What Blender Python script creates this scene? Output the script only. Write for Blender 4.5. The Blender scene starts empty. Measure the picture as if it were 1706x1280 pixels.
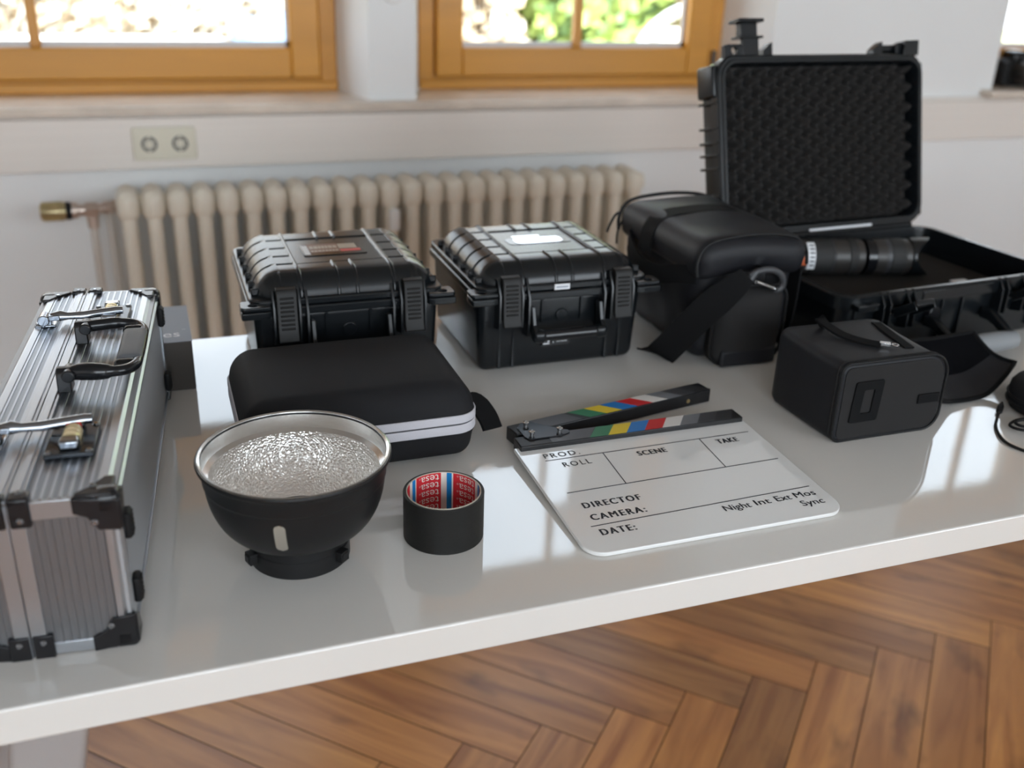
import bpy, bmesh, math, random
from mathutils import Vector, Matrix, noise
S = bpy.context.scene
COL = S.collection
R_ = math.radians
PI = math.pi

# ------------------------------------------------------------------ camera
cd = bpy.data.cameras.new('camera')
cam = bpy.data.objects.new('camera', cd); COL.objects.link(cam)
cam.matrix_world = Matrix(((0.94193, 0.10711, -0.31828, 0.0), (-0.33426, 0.39033, -0.85785, 0.0),
                           (0.03235, 0.91442, 0.40346, 1.285), (0, 0, 0, 1)))
cd.sensor_fit = 'HORIZONTAL'; cd.sensor_width = 36.0
cd.lens = 1659.0 / 1706.0 * 36.0
cd.clip_start = 0.05; cd.clip_end = 200
cd.dof.use_dof = True; cd.dof.focus_distance = 1.06; cd.dof.aperture_fstop = 3.6
S.camera = cam
# ------------------------------------------------------------------ colour management, world, sun
S.view_settings.view_transform = 'Standard'; S.view_settings.look = 'None'
S.view_settings.gamma = 1.0; S.view_settings.use_curve_mapping = False
S.view_settings.exposure = -0.30
S.cycles.use_denoising = True
S.cycles.max_bounces = 10; S.cycles.diffuse_bounces = 5; S.cycles.glossy_bounces = 5
S.cycles.transmission_bounces = 8; S.cycles.transparent_max_bounces = 8
S.cycles.caustics_reflective = False; S.cycles.caustics_refractive = False
S.cycles.sample_clamp_indirect = 6.0
W = bpy.data.worlds.new('sky'); S.world = W; W.use_nodes = True
nt = W.node_tree; nt.nodes.clear()
wo = nt.nodes.new('ShaderNodeOutputWorld'); wb = nt.nodes.new('ShaderNodeBackground')
tc = nt.nodes.new('ShaderNodeTexCoord'); sx = nt.nodes.new('ShaderNodeSeparateXYZ'); rp = nt.nodes.new('ShaderNodeValToRGB')
nt.links.new(tc.outputs['Generated'], sx.inputs[0]); nt.links.new(sx.outputs['Z'], rp.inputs[0])
# the sky is brighter on the sun's side (behind the house) than on the garden side
yr = nt.nodes.new('ShaderNodeMapRange'); yr.inputs['From Min'].default_value = -0.8; yr.inputs['From Max'].default_value = 0.6
yr.inputs['To Min'].default_value = 1.95; yr.inputs['To Max'].default_value = 1.0
nt.links.new(sx.outputs['Y'], yr.inputs['Value'])
ml = nt.nodes.new('ShaderNodeMath'); ml.operation = 'MULTIPLY'; ml.inputs[1].default_value = 5.6
nt.links.new(yr.outputs[0], ml.inputs[0]); nt.links.new(ml.outputs[0], wb.inputs['Strength'])
nt.links.new(rp.outputs[0], wb.inputs['Color']); nt.links.new(wb.outputs[0], wo.inputs[0])
rp.color_ramp.elements[0].position = 0.0; rp.color_ramp.elements[0].color = (0.88, 0.95, 1.0, 1)
rp.color_ramp.elements[1].position = 0.9; rp.color_ramp.elements[1].color = (0.66, 0.82, 1.0, 1)
sl = bpy.data.lights.new('sun', 'SUN'); sl.energy = 13.0; sl.angle = R_(0.6); sl.color = (1.0, 0.93, 0.82)
so = bpy.data.objects.new('sun', sl); COL.objects.link(so)
so.rotation_euler = Vector((-0.55, 0.50, -0.80)).to_track_quat('-Z', 'Y').to_euler()
def portal(name, cx, cy, cz, w, h, rot):
    l = bpy.data.lights.new(name, 'AREA'); l.shape = 'RECTANGLE'; l.size = w; l.size_y = h; l.cycles.is_portal = True
    o = bpy.data.objects.new(name, l); COL.objects.link(o); o.location = (cx, cy, cz); o.rotation_euler = rot
PORTALS = []

# ------------------------------------------------------------------ materials
def newmat(name):
    m = bpy.data.materials.new(name); m.use_nodes = True
    return m, m.node_tree, m.node_tree.nodes['Principled BSDF']
def mat(name, col, rough=0.5, metal=0.0, spec=0.5, bump=None, bstr=0.2, bdist=0.001, stretch=(1, 1, 1), var=0.0, vscale=8.0, coat=0.0, sheen=0.0, vcol=None):
    m, t, b = newmat(name)
    b.inputs['Base Color'].default_value = (*col, 1); b.inputs['Roughness'].default_value = rough
    b.inputs['Metallic'].default_value = metal; b.inputs['Specular IOR Level'].default_value = spec
    if coat: b.inputs['Coat Weight'].default_value = coat; b.inputs['Coat Roughness'].default_value = 0.1
    if sheen: b.inputs['Sheen Weight'].default_value = sheen; b.inputs['Sheen Roughness'].default_value = 0.5
    tcn = t.nodes.new('ShaderNodeTexCoord'); mp = t.nodes.new('ShaderNodeMapping'); mp.inputs['Scale'].default_value = stretch
    t.links.new(tcn.outputs['Object'], mp.inputs[0])
    if bump:
        n = t.nodes.new('ShaderNodeTexNoise'); n.inputs['Scale'].default_value = bump; n.inputs['Detail'].default_value = 3
        t.links.new(mp.outputs[0], n.inputs['Vector'])
        bn = t.nodes.new('ShaderNodeBump'); bn.inputs['Strength'].default_value = bstr; bn.inputs['Distance'].default_value = bdist
        t.links.new(n.outputs['Fac'], bn.inputs['Height']); t.links.new(bn.outputs[0], b.inputs['Normal'])
    if var:
        n = t.nodes.new('ShaderNodeTexNoise'); n.inputs['Scale'].default_value = vscale; n.inputs['Detail'].default_value = 4
        t.links.new(mp.outputs[0], n.inputs['Vector'])
        r = t.nodes.new('ShaderNodeValToRGB'); r.color_ramp.elements[0].position = 0.3; r.color_ramp.elements[1].position = 0.7
        c2 = vcol or col
        r.color_ramp.elements[0].color = (*[c * (1 - var) for c in c2], 1)
        r.color_ramp.elements[1].color = (*[min(1, c * (1 + var)) for c in col], 1)
        t.links.new(n.outputs['Fac'], r.inputs[0]); t.links.new(r.outputs[0], b.inputs['Base Color'])
    return m
M = {}
M['wall'] = mat('white_wall_paint', (0.80, 0.81, 0.81), 0.75, bump=160, bstr=0.15, bdist=0.0008, var=0.015, vscale=3)
M['ceil'] = mat('grey_ceiling_paint', (0.42, 0.41, 0.40), 0.9)
M['table'] = mat('white_gloss_lacquer', (0.725, 0.70, 0.66), 0.045, spec=1.0, bump=160, bstr=0.035, bdist=0.0004)
M['leg_metal'] = mat('satin_steel', (0.52, 0.53, 0.54), 0.42, metal=0.6, bump=400, bstr=0.05)
M['rail'] = mat('cream_trunking', (0.77, 0.72, 0.67), 0.5, bump=60, stretch=(0.05, 1, 8), bstr=0.06, var=0.02, vscale=14)
M['sill'] = mat('beige_stone_sill', (0.66, 0.575, 0.49), 0.20, spec=0.7, bump=40, bstr=0.03, var=0.12, vscale=9)
M['socket'] = mat('cream_plastic', (0.70, 0.67, 0.56), 0.35)
M['hole_shade'] = mat('painted_recess_shade', (0.16, 0.155, 0.14), 0.6)
M['steel'] = mat('bright_steel', (0.75, 0.75, 0.75), 0.22, metal=1.0)
M['radiator'] = mat('ivory_radiator_enamel', (0.74, 0.68, 0.575), 0.38, bump=30, bstr=0.03)
M['brass'] = mat('aged_brass', (0.50, 0.42, 0.24), 0.35, metal=0.8, var=0.2, vscale=40)
M['copper'] = mat('painted_pipe', (0.58, 0.54, 0.49), 0.4)
M['valve'] = mat('nickel_valve', (0.55, 0.46, 0.40), 0.35, metal=0.7)
M['abs'] = mat('black_abs_plastic', (0.0055, 0.007, 0.0085), 0.27, spec=0.42, bump=900, bstr=0.05, bdist=0.0003)
M['abs_gloss'] = mat('black_smooth_plastic', (0.006, 0.0065, 0.008), 0.2, spec=0.45)
M['latch_black'] = mat('black_latch_plastic', (0.008, 0.0075, 0.007), 0.45, spec=0.25)
M['rubber'] = mat('black_rubber', (0.008, 0.008, 0.0085), 0.55, spec=0.25)
M['fabric'] = mat('black_woven_fabric', (0.013, 0.013, 0.0145), 0.75, spec=0.2, bump=1400, bstr=0.35, bdist=0.0006)
M['bag_fabric'] = mat('black_nylon', (0.0105, 0.0108, 0.0135), 0.52, spec=0.3, bump=1100, bstr=0.3, bdist=0.0006)
M['bag_front'] = mat('charcoal_nylon', (0.020, 0.019, 0.019), 0.75, spec=0.18, bump=1300, bstr=0.5, bdist=0.0008)
M['webbing'] = mat('black_webbing', (0.006, 0.006, 0.0065), 0.75, spec=0.12, bump=700, stretch=(1, 1, 3), bstr=0.4, bdist=0.0006)
M['fleece'] = mat('black_fleece', (0.004, 0.004, 0.005), 0.95, spec=0.05, bump=900, bstr=0.8, bdist=0.002)
M['foam'] = mat('charcoal_foam', (0.030, 0.028, 0.027), 0.95, spec=0.05, bump=900, bstr=0.15, bdist=0.0004)
M['foam_floor'] = mat('brown_black_foam', (0.035, 0.031, 0.028), 0.95, spec=0.1, bump=700, bstr=0.4, bdist=0.0008)
M['alu'] = mat('brushed_aluminium', (0.50, 0.53, 0.57), 0.34, metal=1.0, bump=500, stretch=(1, 0.04, 1), bstr=0.05, bdist=0.0003)
M['alu_rib'] = mat('ribbed_aluminium', (0.50, 0.54, 0.60), 0.34, metal=1.0, bump=500, stretch=(1, 0.04, 1), bstr=0.05, bdist=0.0003)
M['groove_shade'] = mat('shade_darkened_groove_aluminium', (0.28, 0.31, 0.35), 0.36, metal=0.95)  # darker copy of the rib metal; the recesses' dark reflection is coloured in
M['panel_grey'] = mat('grey_laminate_panel', (0.23, 0.235, 0.25), 0.34, metal=0.8, bump=900, stretch=(1, 1, 0.1), bstr=0.05)
M['flank_panel'] = mat('light_grey_flank_panel', (0.40, 0.415, 0.435), 0.42, metal=0.45, bump=900, stretch=(1, 1, 0.1), bstr=0.05)
M['corner'] = mat('black_corner_plastic', (0.008, 0.008, 0.0095), 0.26, spec=0.45)
M['chrome'] = mat('dark_chrome', (0.32, 0.34, 0.37), 0.14, metal=1.0)
M['dials'] = mat('pale_brass_dials', (0.72, 0.60, 0.36), 0.3, metal=0.7)
M['red'] = mat('red_plastic', (0.55, 0.03, 0.02), 0.4)
M['grip'] = mat('grey_grip_plastic', (0.10, 0.105, 0.115), 0.55, bump=600, bstr=0.2)
M['box_top'] = mat('grey_card_sleeve', (0.31, 0.34, 0.39), 0.6, spec=0.3)
M['box_side'] = mat('dark_taupe_card', (0.065, 0.055, 0.047), 0.6)
M['zip'] = mat('light_grey_zip_tape', (0.50, 0.485, 0.52), 0.7, bump=900, bstr=0.3)
M['zip_teeth'] = mat('dark_zip_teeth', (0.05, 0.05, 0.055), 0.5)
M['refl_out'] = mat('satin_black_paint', (0.009, 0.009, 0.0095), 0.42, spec=0.3)
M['refl_rim'] = mat('polished_aluminium', (0.80, 0.80, 0.79), 0.22, metal=1.0)
M['mirror'] = mat('mirror_sticker', (0.80, 0.77, 0.70), 0.08, metal=1.0)
M['cloth_tape'] = mat('black_cloth_tape', (0.012, 0.0115, 0.0105), 0.45, spec=0.22, bump=500, stretch=(0.2, 0.2, 6), bstr=0.5, bdist=0.0006)
M['core'] = mat('cardboard_core', (0.52, 0.46, 0.38), 0.7)
M['core_white'] = mat('core_white_print', (0.72, 0.67, 0.60), 0.6)
M['core_red'] = mat('core_red_print', (0.58, 0.02, 0.03), 0.5)
M['core_blue'] = mat('core_blue_print', (0.0, 0.19, 0.50), 0.5)
M['acrylic'] = mat('white_acrylic', (0.78, 0.775, 0.76), 0.05, spec=0.9)
M['ink'] = mat('black_ink', (0.02, 0.025, 0.035), 0.35)
M['stick'] = mat('black_painted_wood', (0.008, 0.008, 0.009), 0.36, spec=0.4, bump=200, stretch=(0.2, 1, 1), bstr=0.1)
for n_, c_ in dict(st_green=(0.01, 0.17, 0.07), st_yellow=(0.72, 0.52, 0.015), st_blue=(0.005, 0.17, 0.50), st_red=(0.55, 0.015, 0.02),
                   st_white=(0.70, 0.67, 0.64), st_grey=(0.17, 0.175, 0.19), st_dark=(0.05, 0.05, 0.055), st_darker=(0.028, 0.028, 0.03)).items():
    M[n_] = mat(n_.replace('st_', 'stripe_'), c_, 0.32)
M['black_metal'] = mat('black_metal_plate', (0.03, 0.034, 0.04), 0.22, metal=0.5)
M['lens_body'] = mat('lens_black_barrel', (0.030, 0.027, 0.025), 0.4)
M['lens_rubber'] = mat('lens_ribbed_rubber', (0.016, 0.016, 0.016), 0.6, bump=300, stretch=(8, 8, 8), bstr=0.5)
M['orange_print'] = mat('orange_print', (0.55, 0.12, 0.04), 0.5)
M['paper'] = mat('white_paper_label', (0.75, 0.76, 0.78), 0.45)
M['gold'] = mat('gold_ring', (0.55, 0.42, 0.22), 0.3, metal=0.9)
M['glossy_label'] = mat('silver_foil_label', (0.80, 0.82, 0.85), 0.12, metal=0.8)
M['brown_label'] = mat('brown_label_print', (0.16, 0.055, 0.025), 0.35)
M['tan_label'] = mat('tan_label_print', (0.42, 0.36, 0.28), 0.35)
M['red_label'] = mat('red_label_print', (0.60, 0.05, 0.05), 0.35)
M['handle_grey'] = mat('grey_rubber_grip', (0.24, 0.25, 0.26), 0.5)
M['wood'] = mat('honey_varnished_window_wood', (0.56, 0.25, 0.03), 0.35, bump=60, stretch=(0.1, 1, 1), bstr=0.04, var=0.12, vscale=12)
M['sky_blocker'] = mat('sky_blocker_slats', (0.45, 0.40, 0.34), 0.6)
M['gasket'] = mat('pale_grey_gasket', (0.62, 0.63, 0.66), 0.5)
M['hinge'] = mat('dark_bronze_hinge', (0.05, 0.04, 0.035), 0.4)
M['white_plastic'] = mat('white_plastic', (0.78, 0.78, 0.77), 0.4)
M['ground'] = mat('dry_lawn', (0.30, 0.30, 0.13), 0.9, var=0.3, vscale=2.0, vcol=(0.42, 0.36, 0.22))
M['dry_leaf'] = mat('dry_beige_leaves', (0.66, 0.52, 0.36), 0.8, var=0.2, vscale=3.0)
M['dry_pale'] = mat('pale_dry_leaves', (0.86, 0.79, 0.68), 0.8, var=0.08, vscale=3.0)
M['green_leaf'] = mat('fresh_green_leaves', (0.40, 0.50, 0.13), 0.7, var=0.25, vscale=3.0)
M['dark_leaf'] = mat('deep_green_leaves', (0.24, 0.37, 0.14), 0.7, var=0.25, vscale=3.0)
M['twig'] = mat('brown_twigs', (0.16, 0.11, 0.07), 0.9)
M['pale_wall'] = mat('pale_plaster', (0.80, 0.78, 0.74), 0.8, var=0.05, vscale=2)
M['blue_sheet'] = mat('pale_blue_sheet', (0.24, 0.40, 0.72), 0.5, var=0.15, vscale=3)

def wood_floor():
    m, t, b = newmat('oak_parquet')
    at = t.nodes.new('ShaderNodeAttribute'); at.attribute_name = 'tone'
    uv = t.nodes.new('ShaderNodeUVMap'); uv.uv_map = 'plank'
    mp = t.nodes.new('ShaderNodeMapping'); mp.inputs['Scale'].default_value = (2.4, 24, 1)
    t.links.new(uv.outputs[0], mp.inputs[0])
    n = t.nodes.new('ShaderNodeTexNoise'); n.inputs['Scale'].default_value = 1.0; n.inputs['Detail'].default_value = 4; n.inputs['Distortion'].default_value = 0.9
    t.links.new(mp.outputs[0], n.inputs['Vector'])
    mp2 = t.nodes.new('ShaderNodeMapping'); mp2.inputs['Scale'].default_value = (5, 9, 1); t.links.new(uv.outputs[0], mp2.inputs[0])
    n2 = t.nodes.new('ShaderNodeTexNoise'); n2.inputs['Scale'].default_value = 1.0; n2.inputs['Detail'].default_value = 3
    t.links.new(mp2.outputs[0], n2.inputs['Vector'])
    r = t.nodes.new('ShaderNodeValToRGB'); e = r.color_ramp.elements
    e[0].position = 0.28; e[0].color = (0.31, 0.105, 0.024, 1); e[1].position = 0.72; e[1].color = (0.64, 0.285, 0.075, 1)
    t.links.new(n.outputs['Fac'], r.inputs[0])
    mx = t.nodes.new('ShaderNodeMix'); mx.data_type = 'RGBA'; mx.blend_type = 'MULTIPLY'; mx.inputs[0].default_value = 1.0
    t.links.new(r.outputs[0], mx.inputs[6]); t.links.new(at.outputs['Color'], mx.inputs[7])
    r2 = t.nodes.new('ShaderNodeValToRGB'); r2.color_ramp.elements[0].position = 0.27; r2.color_ramp.elements[0].color = (0.35, 0.30, 0.28, 1)
    r2.color_ramp.elements[1].position = 0.42; r2.color_ramp.elements[1].color = (1, 1, 1, 1)
    t.links.new(n2.outputs['Fac'], r2.inputs[0])
    mx2 = t.nodes.new('ShaderNodeMix'); mx2.data_type = 'RGBA'; mx2.blend_type = 'MULTIPLY'; mx2.inputs[0].default_value = 0.8
    t.links.new(mx.outputs[2], mx2.inputs[6]); t.links.new(r2.outputs[0], mx2.inputs[7])
    t.links.new(mx2.outputs[2], b.inputs['Base Color'])
    b.inputs['Roughness'].default_value = 0.30
    bn = t.nodes.new('ShaderNodeBump'); bn.inputs['Strength'].default_value = 0.08; bn.inputs['Distance'].default_value = 0.001
    t.links.new(n.outputs['Fac'], bn.inputs['Height']); t.links.new(bn.outputs[0], b.inputs['Normal'])
    return m
M['parquet'] = wood_floor()
M['seam'] = mat('parquet_seam', (0.035, 0.018, 0.008), 0.9)
def hammered():
    m, t, b = newmat('hammered_aluminium')
    b.inputs['Base Color'].default_value = (0.88, 0.86, 0.83, 1); b.inputs['Metallic'].default_value = 1.0; b.inputs['Roughness'].default_value = 0.27
    tcn = t.nodes.new('ShaderNodeTexCoord'); v = t.nodes.new('ShaderNodeTexVoronoi'); v.inputs['Scale'].default_value = 330
    v.feature = 'DISTANCE_TO_EDGE'
    t.links.new(tcn.outputs['Object'], v.inputs['Vector'])
    bn = t.nodes.new('ShaderNodeBump'); bn.inputs['Strength'].default_value = 0.7; bn.inputs['Distance'].default_value = 0.0016
    t.links.new(v.outputs['Distance'], bn.inputs['Height']); t.links.new(bn.outputs[0], b.inputs['Normal'])
    return m
M['hammered'] = hammered()
M['handle_dark'] = mat('dark_grey_plastic', (0.045, 0.046, 0.050), 0.42)
def glass():
    m, t, b = newmat('window_glass')
    t.nodes.remove(b); out = t.nodes['Material Output']
    tr = t.nodes.new('ShaderNodeBsdfTransparent'); gl = t.nodes.new('ShaderNodeBsdfGlossy'); gl.inputs['Roughness'].default_value = 0.0
    fr = t.nodes.new('ShaderNodeFresnel'); fr.inputs['IOR'].default_value = 1.45
    mx = t.nodes.new('ShaderNodeMixShader')
    ge = t.nodes.new('ShaderNodeNewGeometry'); mt = t.nodes.new('ShaderNodeMath'); mt.operation = 'MULTIPLY'
    iv = t.nodes.new('ShaderNodeMath'); iv.operation = 'SUBTRACT'; iv.inputs[0].default_value = 1.0
    t.links.new(ge.outputs['Backfacing'], iv.inputs[1]); t.links.new(iv.outputs[0], mt.inputs[1]); t.links.new(fr.outputs[0], mt.inputs[0])
    t.links.new(mt.outputs[0], mx.inputs[0]); t.links.new(tr.outputs[0], mx.inputs[1]); t.links.new(gl.outputs[0], mx.inputs[2])
    t.links.new(mx.outputs[0], out.inputs[0])
    return m
M['glass'] = glass()

# ------------------------------------------------------------------ mesh builder
class MB:
    def __init__(s): s.v = []; s.f = []; s.m = []
    def add(s, vs, fs, mi=0):
        o = len(s.v); s.v += [tuple(v) for v in vs]; s.f += [tuple(i + o for i in f) for f in fs]
        s.m += [mi] * len(fs); return s
    def box(s, lo, hi, mi=0, mtx=None):
        x0, y0, z0 = lo; x1, y1, z1 = hi
        vs = [Vector(p) for p in ((x0, y0, z0), (x1, y0, z0), (x1, y1, z0), (x0, y1, z0), (x0, y0, z1), (x1, y0, z1), (x1, y1, z1), (x0, y1, z1))]
        if mtx: vs = [mtx @ v for v in vs]
        return s.add(vs, [(0, 3, 2, 1), (4, 5, 6, 7), (0, 1, 5, 4), (1, 2, 6, 5), (2, 3, 7, 6), (3, 0, 4, 7)], mi)
    def prism(s, poly, d0, d1, axis='z', mi=0, mtx=None):
        """poly: list of 2D points (counter-clockwise), extruded along axis; axis x uses (y,z), y uses (x,z)"""
        n = len(poly)
        def P(a, b, d): return Vector({'z': (a, b, d), 'x': (d, a, b), 'y': (a, d, b)}[axis])
        vs = [P(a, b, d0) for a, b in poly] + [P(a, b, d1) for a, b in poly]
        if mtx: vs = [mtx @ v for v in vs]
        fs = [tuple(range(n))[::-1], tuple(range(n, 2 * n))] + [(i, (i + 1) % n, n + (i + 1) % n, n + i) for i in range(n)]
        if axis == 'y': fs = [f[::-1] for f in fs]
        return s.add(vs, fs, mi)
    def cyl(s, p0, p1, r0, r1=None, seg=24, mi=0, cap=True):
        p0 = Vector(p0); p1 = Vector(p1); r1 = r0 if r1 is None else r1
        d = (p1 - p0).normalized(); a = d.orthogonal().normalized(); b = d.cross(a)
        vs = []
        for p, r in ((p0, r0), (p1, r1)):
            vs += [p + (a * math.cos(2 * PI * i / seg) + b * math.sin(2 * PI * i / seg)) * r for i in range(seg)]
        fs = [(i, (i + 1) % seg, seg + (i + 1) % seg, seg + i) for i in range(seg)]
        if cap: fs += [tuple(range(seg))[::-1], tuple(range(seg, 2 * seg))]
        return s.add(vs, fs, mi)
    def lathe(s, prof, c=(0, 0, 0), seg=64, axis='z', mi=0, closed=False, mis=None):
        """prof: list of (r, h) along the axis"""
        n = len(prof); vs = []
        for r, h in prof:
            for i in range(seg):
                a = 2 * PI * i / seg; x, y = r * math.cos(a), r * math.sin(a)
                vs.append(Vector({'z': (x, y, h), 'x': (h, x, y), 'y': (x, h, y)}[axis]) + Vector(c))
        k = n if closed else n - 1
        for j in range(k):
            fs = []
            for i in range(seg):
                q = (j * seg + i, j * seg + (i + 1) % seg, ((j + 1) % n) * seg + (i + 1) % seg, ((j + 1) % n) * seg + i)
                fs.append(q)
            if j == 0: base = len(s.v); s.v += [tuple(v) for v in vs]
            s.f += [tuple(i + base for i in f) for f in fs]; s.m += [mis[j] if mis else mi] * len(fs)
        return s
    def tube(s, pts, r, seg=10, mi=0, closed=False, sy=1.0):
        pts = [Vector(p) for p in pts]; n = len(pts); vs = []; up = None
        for i, p in enumerate(pts):
            if closed: t = (pts[(i + 1) % n] - pts[i - 1])
            else: t = pts[min(i + 1, n - 1)] - pts[max(i - 1, 0)]
            t.normalize()
            if up is None: up = t.orthogonal().normalized()
            up = (up - t * up.dot(t)).normalized(); b = t.cross(up)
            rr = r[i] if isinstance(r, (list, tuple)) else r
            vs += [p + (up * math.cos(2 * PI * k / seg) + b * math.sin(2 * PI * k / seg) * sy) * rr for k in range(seg)]
        fs = []
        for i in range(n if closed else n - 1):
            for k in range(seg):
                fs.append((i * seg + k, i * seg + (k + 1) % seg, ((i + 1) % n) * seg + (k + 1) % seg, ((i + 1) % n) * seg + k))
        if not closed: fs += [tuple(range(seg))[::-1], tuple(range((n - 1) * seg, n * seg))]
        return s.add(vs, fs, mi)
    def ribbon(s, pts, w, wd, th=0.002, mi=0):
        """flat strap along pts; wd: width direction per point or one vector"""
        pts = [Vector(p) for p in pts]; n = len(pts); vs = []
        for i, p in enumerate(pts):
            t = (pts[min(i + 1, n - 1)] - pts[max(i - 1, 0)]).normalized()
            d = Vector(wd[i] if isinstance(wd, list) else wd); d = (d - t * d.dot(t)).normalized(); nn = t.cross(d)
            ww = w[i] if isinstance(w, list) else w
            vs += [p - d * ww / 2 - nn * th / 2, p + d * ww / 2 - nn * th / 2, p + d * ww / 2 + nn * th / 2, p - d * ww / 2 + nn * th / 2]
        fs = [(0, 1, 2, 3)[::-1]]
        for i in range(n - 1):
            for k in range(4): fs.append((i * 4 + k, i * 4 + (k + 1) % 4, i * 4 + 4 + (k + 1) % 4, i * 4 + 4 + k))
        fs.append(tuple((n - 1) * 4 + k for k in range(4)))
        return s.add(vs, fs, mi)
    def rbox(s, lo, hi, r, n=(6, 6, 6), rs=4, fn=None, mi=0, coords=None):
        """rounded box with a fine grid; fn(p, normal) -> new point"""
        lo = Vector(lo); hi = Vector(hi)
        ax = []
        for k in range(3):
            a, b = lo[k], hi[k]
            rr = min(r, (b - a) / 2 - 1e-5)
            c = [a + rr * (1 - math.cos(PI / 2 * i / rs) ) * 1.0 for i in range(rs)]
            c = [a + rr * math.tan(PI / 4 * i / rs) * 1.0 for i in range(rs)]
            mid = [a + rr + (b - a - 2 * rr) * i / n[k] for i in range(n[k] + 1)] if not (coords and coords[k]) else sorted(set([a + rr, b - rr] + [q for q in coords[k] if a + rr < q < b - rr]))
            d = [b - (q - a) for q in c][::-1]
            ax.append(c + mid + d)
        idx = {}; vs = []; fs = []
        def vid(i, j, k):
            key = (i, j, k)
            if key not in idx:
                p = Vector((ax[0][i], ax[1][j], ax[2][k]))
                q = Vector([min(max(p[t], lo[t] + min(r, (hi[t] - lo[t]) / 2 - 1e-5)), hi[t] - min(r, (hi[t] - lo[t]) / 2 - 1e-5)) for t in range(3)])
                nrm = (p - q)
                nrm = nrm.normalized() if nrm.length > 1e-9 else Vector((0, 0, 1))
                res = q + nrm * min(r, min((hi[t] - lo[t]) / 2 for t in range(3)))
                if fn: res = fn(res, nrm)
                idx[key] = len(vs); vs.append(res)
            return idx[key]
        N = [len(a) for a in ax]
        for i in range(N[0] - 1):
            for j in range(N[1] - 1):
                fs.append((vid(i, j, 0), vid(i, j + 1, 0), vid(i + 1, j + 1, 0), vid(i + 1, j, 0)))
                fs.append((vid(i, j, N[2] - 1), vid(i + 1, j, N[2] - 1), vid(i + 1, j + 1, N[2] - 1), vid(i, j + 1, N[2] - 1)))
        for i in range(N[0] - 1):
            for k in range(N[2] - 1):
                fs.append((vid(i, 0, k), vid(i + 1, 0, k), vid(i + 1, 0, k + 1), vid(i, 0, k + 1)))
                fs.append((vid(i, N[1] - 1, k), vid(i, N[1] - 1, k + 1), vid(i + 1, N[1] - 1, k + 1), vid(i + 1, N[1] - 1, k)))
        for j in range(N[1] - 1):
            for k in range(N[2] - 1):
                fs.append((vid(0, j, k), vid(0, j, k + 1), vid(0, j + 1, k + 1), vid(0, j + 1, k)))
                fs.append((vid(N[0] - 1, j, k), vid(N[0] - 1, j + 1, k), vid(N[0] - 1, j + 1, k + 1), vid(N[0] - 1, j, k + 1)))
        return s.add(vs, fs, mi)
    def xf(s, mtx):
        s.v = [tuple(mtx @ Vector(v)) for v in s.v]; return s
    def merge(s, o, mtx=None, mi=None):
        b = len(s.v); s.v += [tuple(mtx @ Vector(v)) if mtx else v for v in o.v]
        s.f += [tuple(i + b for i in f) for f in o.f]; s.m += [mi] * len(o.f) if mi is not None else o.m
        return s

def obj(name, mb, mats, parent=None, world=False, smooth=35, bevel=0.0, bseg=2, sub=0, loc=None):
    me = bpy.data.meshes.new(name)
    vs = mb.v
    if world and parent is not None:
        inv = parent.matrix_basis.inverted()
        pp = parent.parent
        if pp is not None: inv = (pp.matrix_basis @ parent.matrix_basis).inverted()
        vs = [tuple(inv @ Vector(v)) for v in vs]
    if loc is not None: vs = [(v[0] - loc[0], v[1] - loc[1], v[2] - loc[2]) for v in vs]
    me.from_pydata(vs, [], mb.f)
    if not isinstance(mats, (list, tuple)): mats = [mats]
    for k in mats: me.materials.append(M[k])
    if len(mats) > 1: me.polygons.foreach_set('material_index', mb.m)
    me.update()
    if smooth:
        me.polygons.foreach_set('use_smooth', [True] * len(me.polygons)); me.set_sharp_from_angle(angle=R_(smooth))
    o = bpy.data.objects.new(name, me); COL.objects.link(o)
    if parent is not None: o.parent = parent
    if loc is not None: o.location = loc
    if bevel:
        b = o.modifiers.new('bevel', 'BEVEL'); b.width = bevel; b.segments = bseg; b.limit_method = 'ANGLE'; b.angle_limit = R_(40); b.harden_normals = False
    if sub:
        b = o.modifiers.new('subdivision', 'SUBSURF'); b.levels = sub; b.render_levels = sub
    return o
def clusters(mb):
    """the mesh's touching pieces, each as an MB of its own"""
    n = len(mb.v); par = list(range(n))
    def fd(i):
        while par[i] != i: par[i] = par[par[i]]; i = par[i]
        return i
    for f in mb.f:
        for k in f[1:]: par[fd(k)] = fd(f[0])
    isl = {}
    for fi, f in enumerate(mb.f): isl.setdefault(fd(f[0]), []).append(fi)
    boxes = []
    for r, fl in isl.items():
        vs = {k for fi in fl for k in mb.f[fi]}
        boxes.append([fl, [min(mb.v[k][t] for k in vs) for t in range(3)], [max(mb.v[k][t] for k in vs) for t in range(3)]])
    merged = True
    while merged:
        merged = False
        for i in range(len(boxes)):
            for j in range(i + 1, len(boxes)):
                if all(boxes[i][1][t] <= boxes[j][2][t] + 1e-4 and boxes[j][1][t] <= boxes[i][2][t] + 1e-4 for t in range(3)):
                    a, b = boxes[i], boxes[j]
                    boxes[i] = [a[0] + b[0], [min(a[1][t], b[1][t]) for t in range(3)], [max(a[2][t], b[2][t]) for t in range(3)]]
                    del boxes[j]; merged = True; break
            if merged: break
    out = []
    for fl, lo, hi in boxes:
        m = MB(); ix = {}
        for fi in fl:
            q = []
            for k in mb.f[fi]:
                if k not in ix: ix[k] = len(m.v); m.v.append(mb.v[k])
                q.append(ix[k])
            m.f.append(tuple(q)); m.m.append(mb.m[fi])
        out.append(m)
    return out
def parts(name, mb, mats, parent=None, **kw):
    return [obj(name, m, mats, parent, **kw) for m in clusters(mb)]
def tag(o, label, cat, group=None):
    o['label'] = label; o['category'] = cat
    if group: o['group'] = group
    return o
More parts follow.
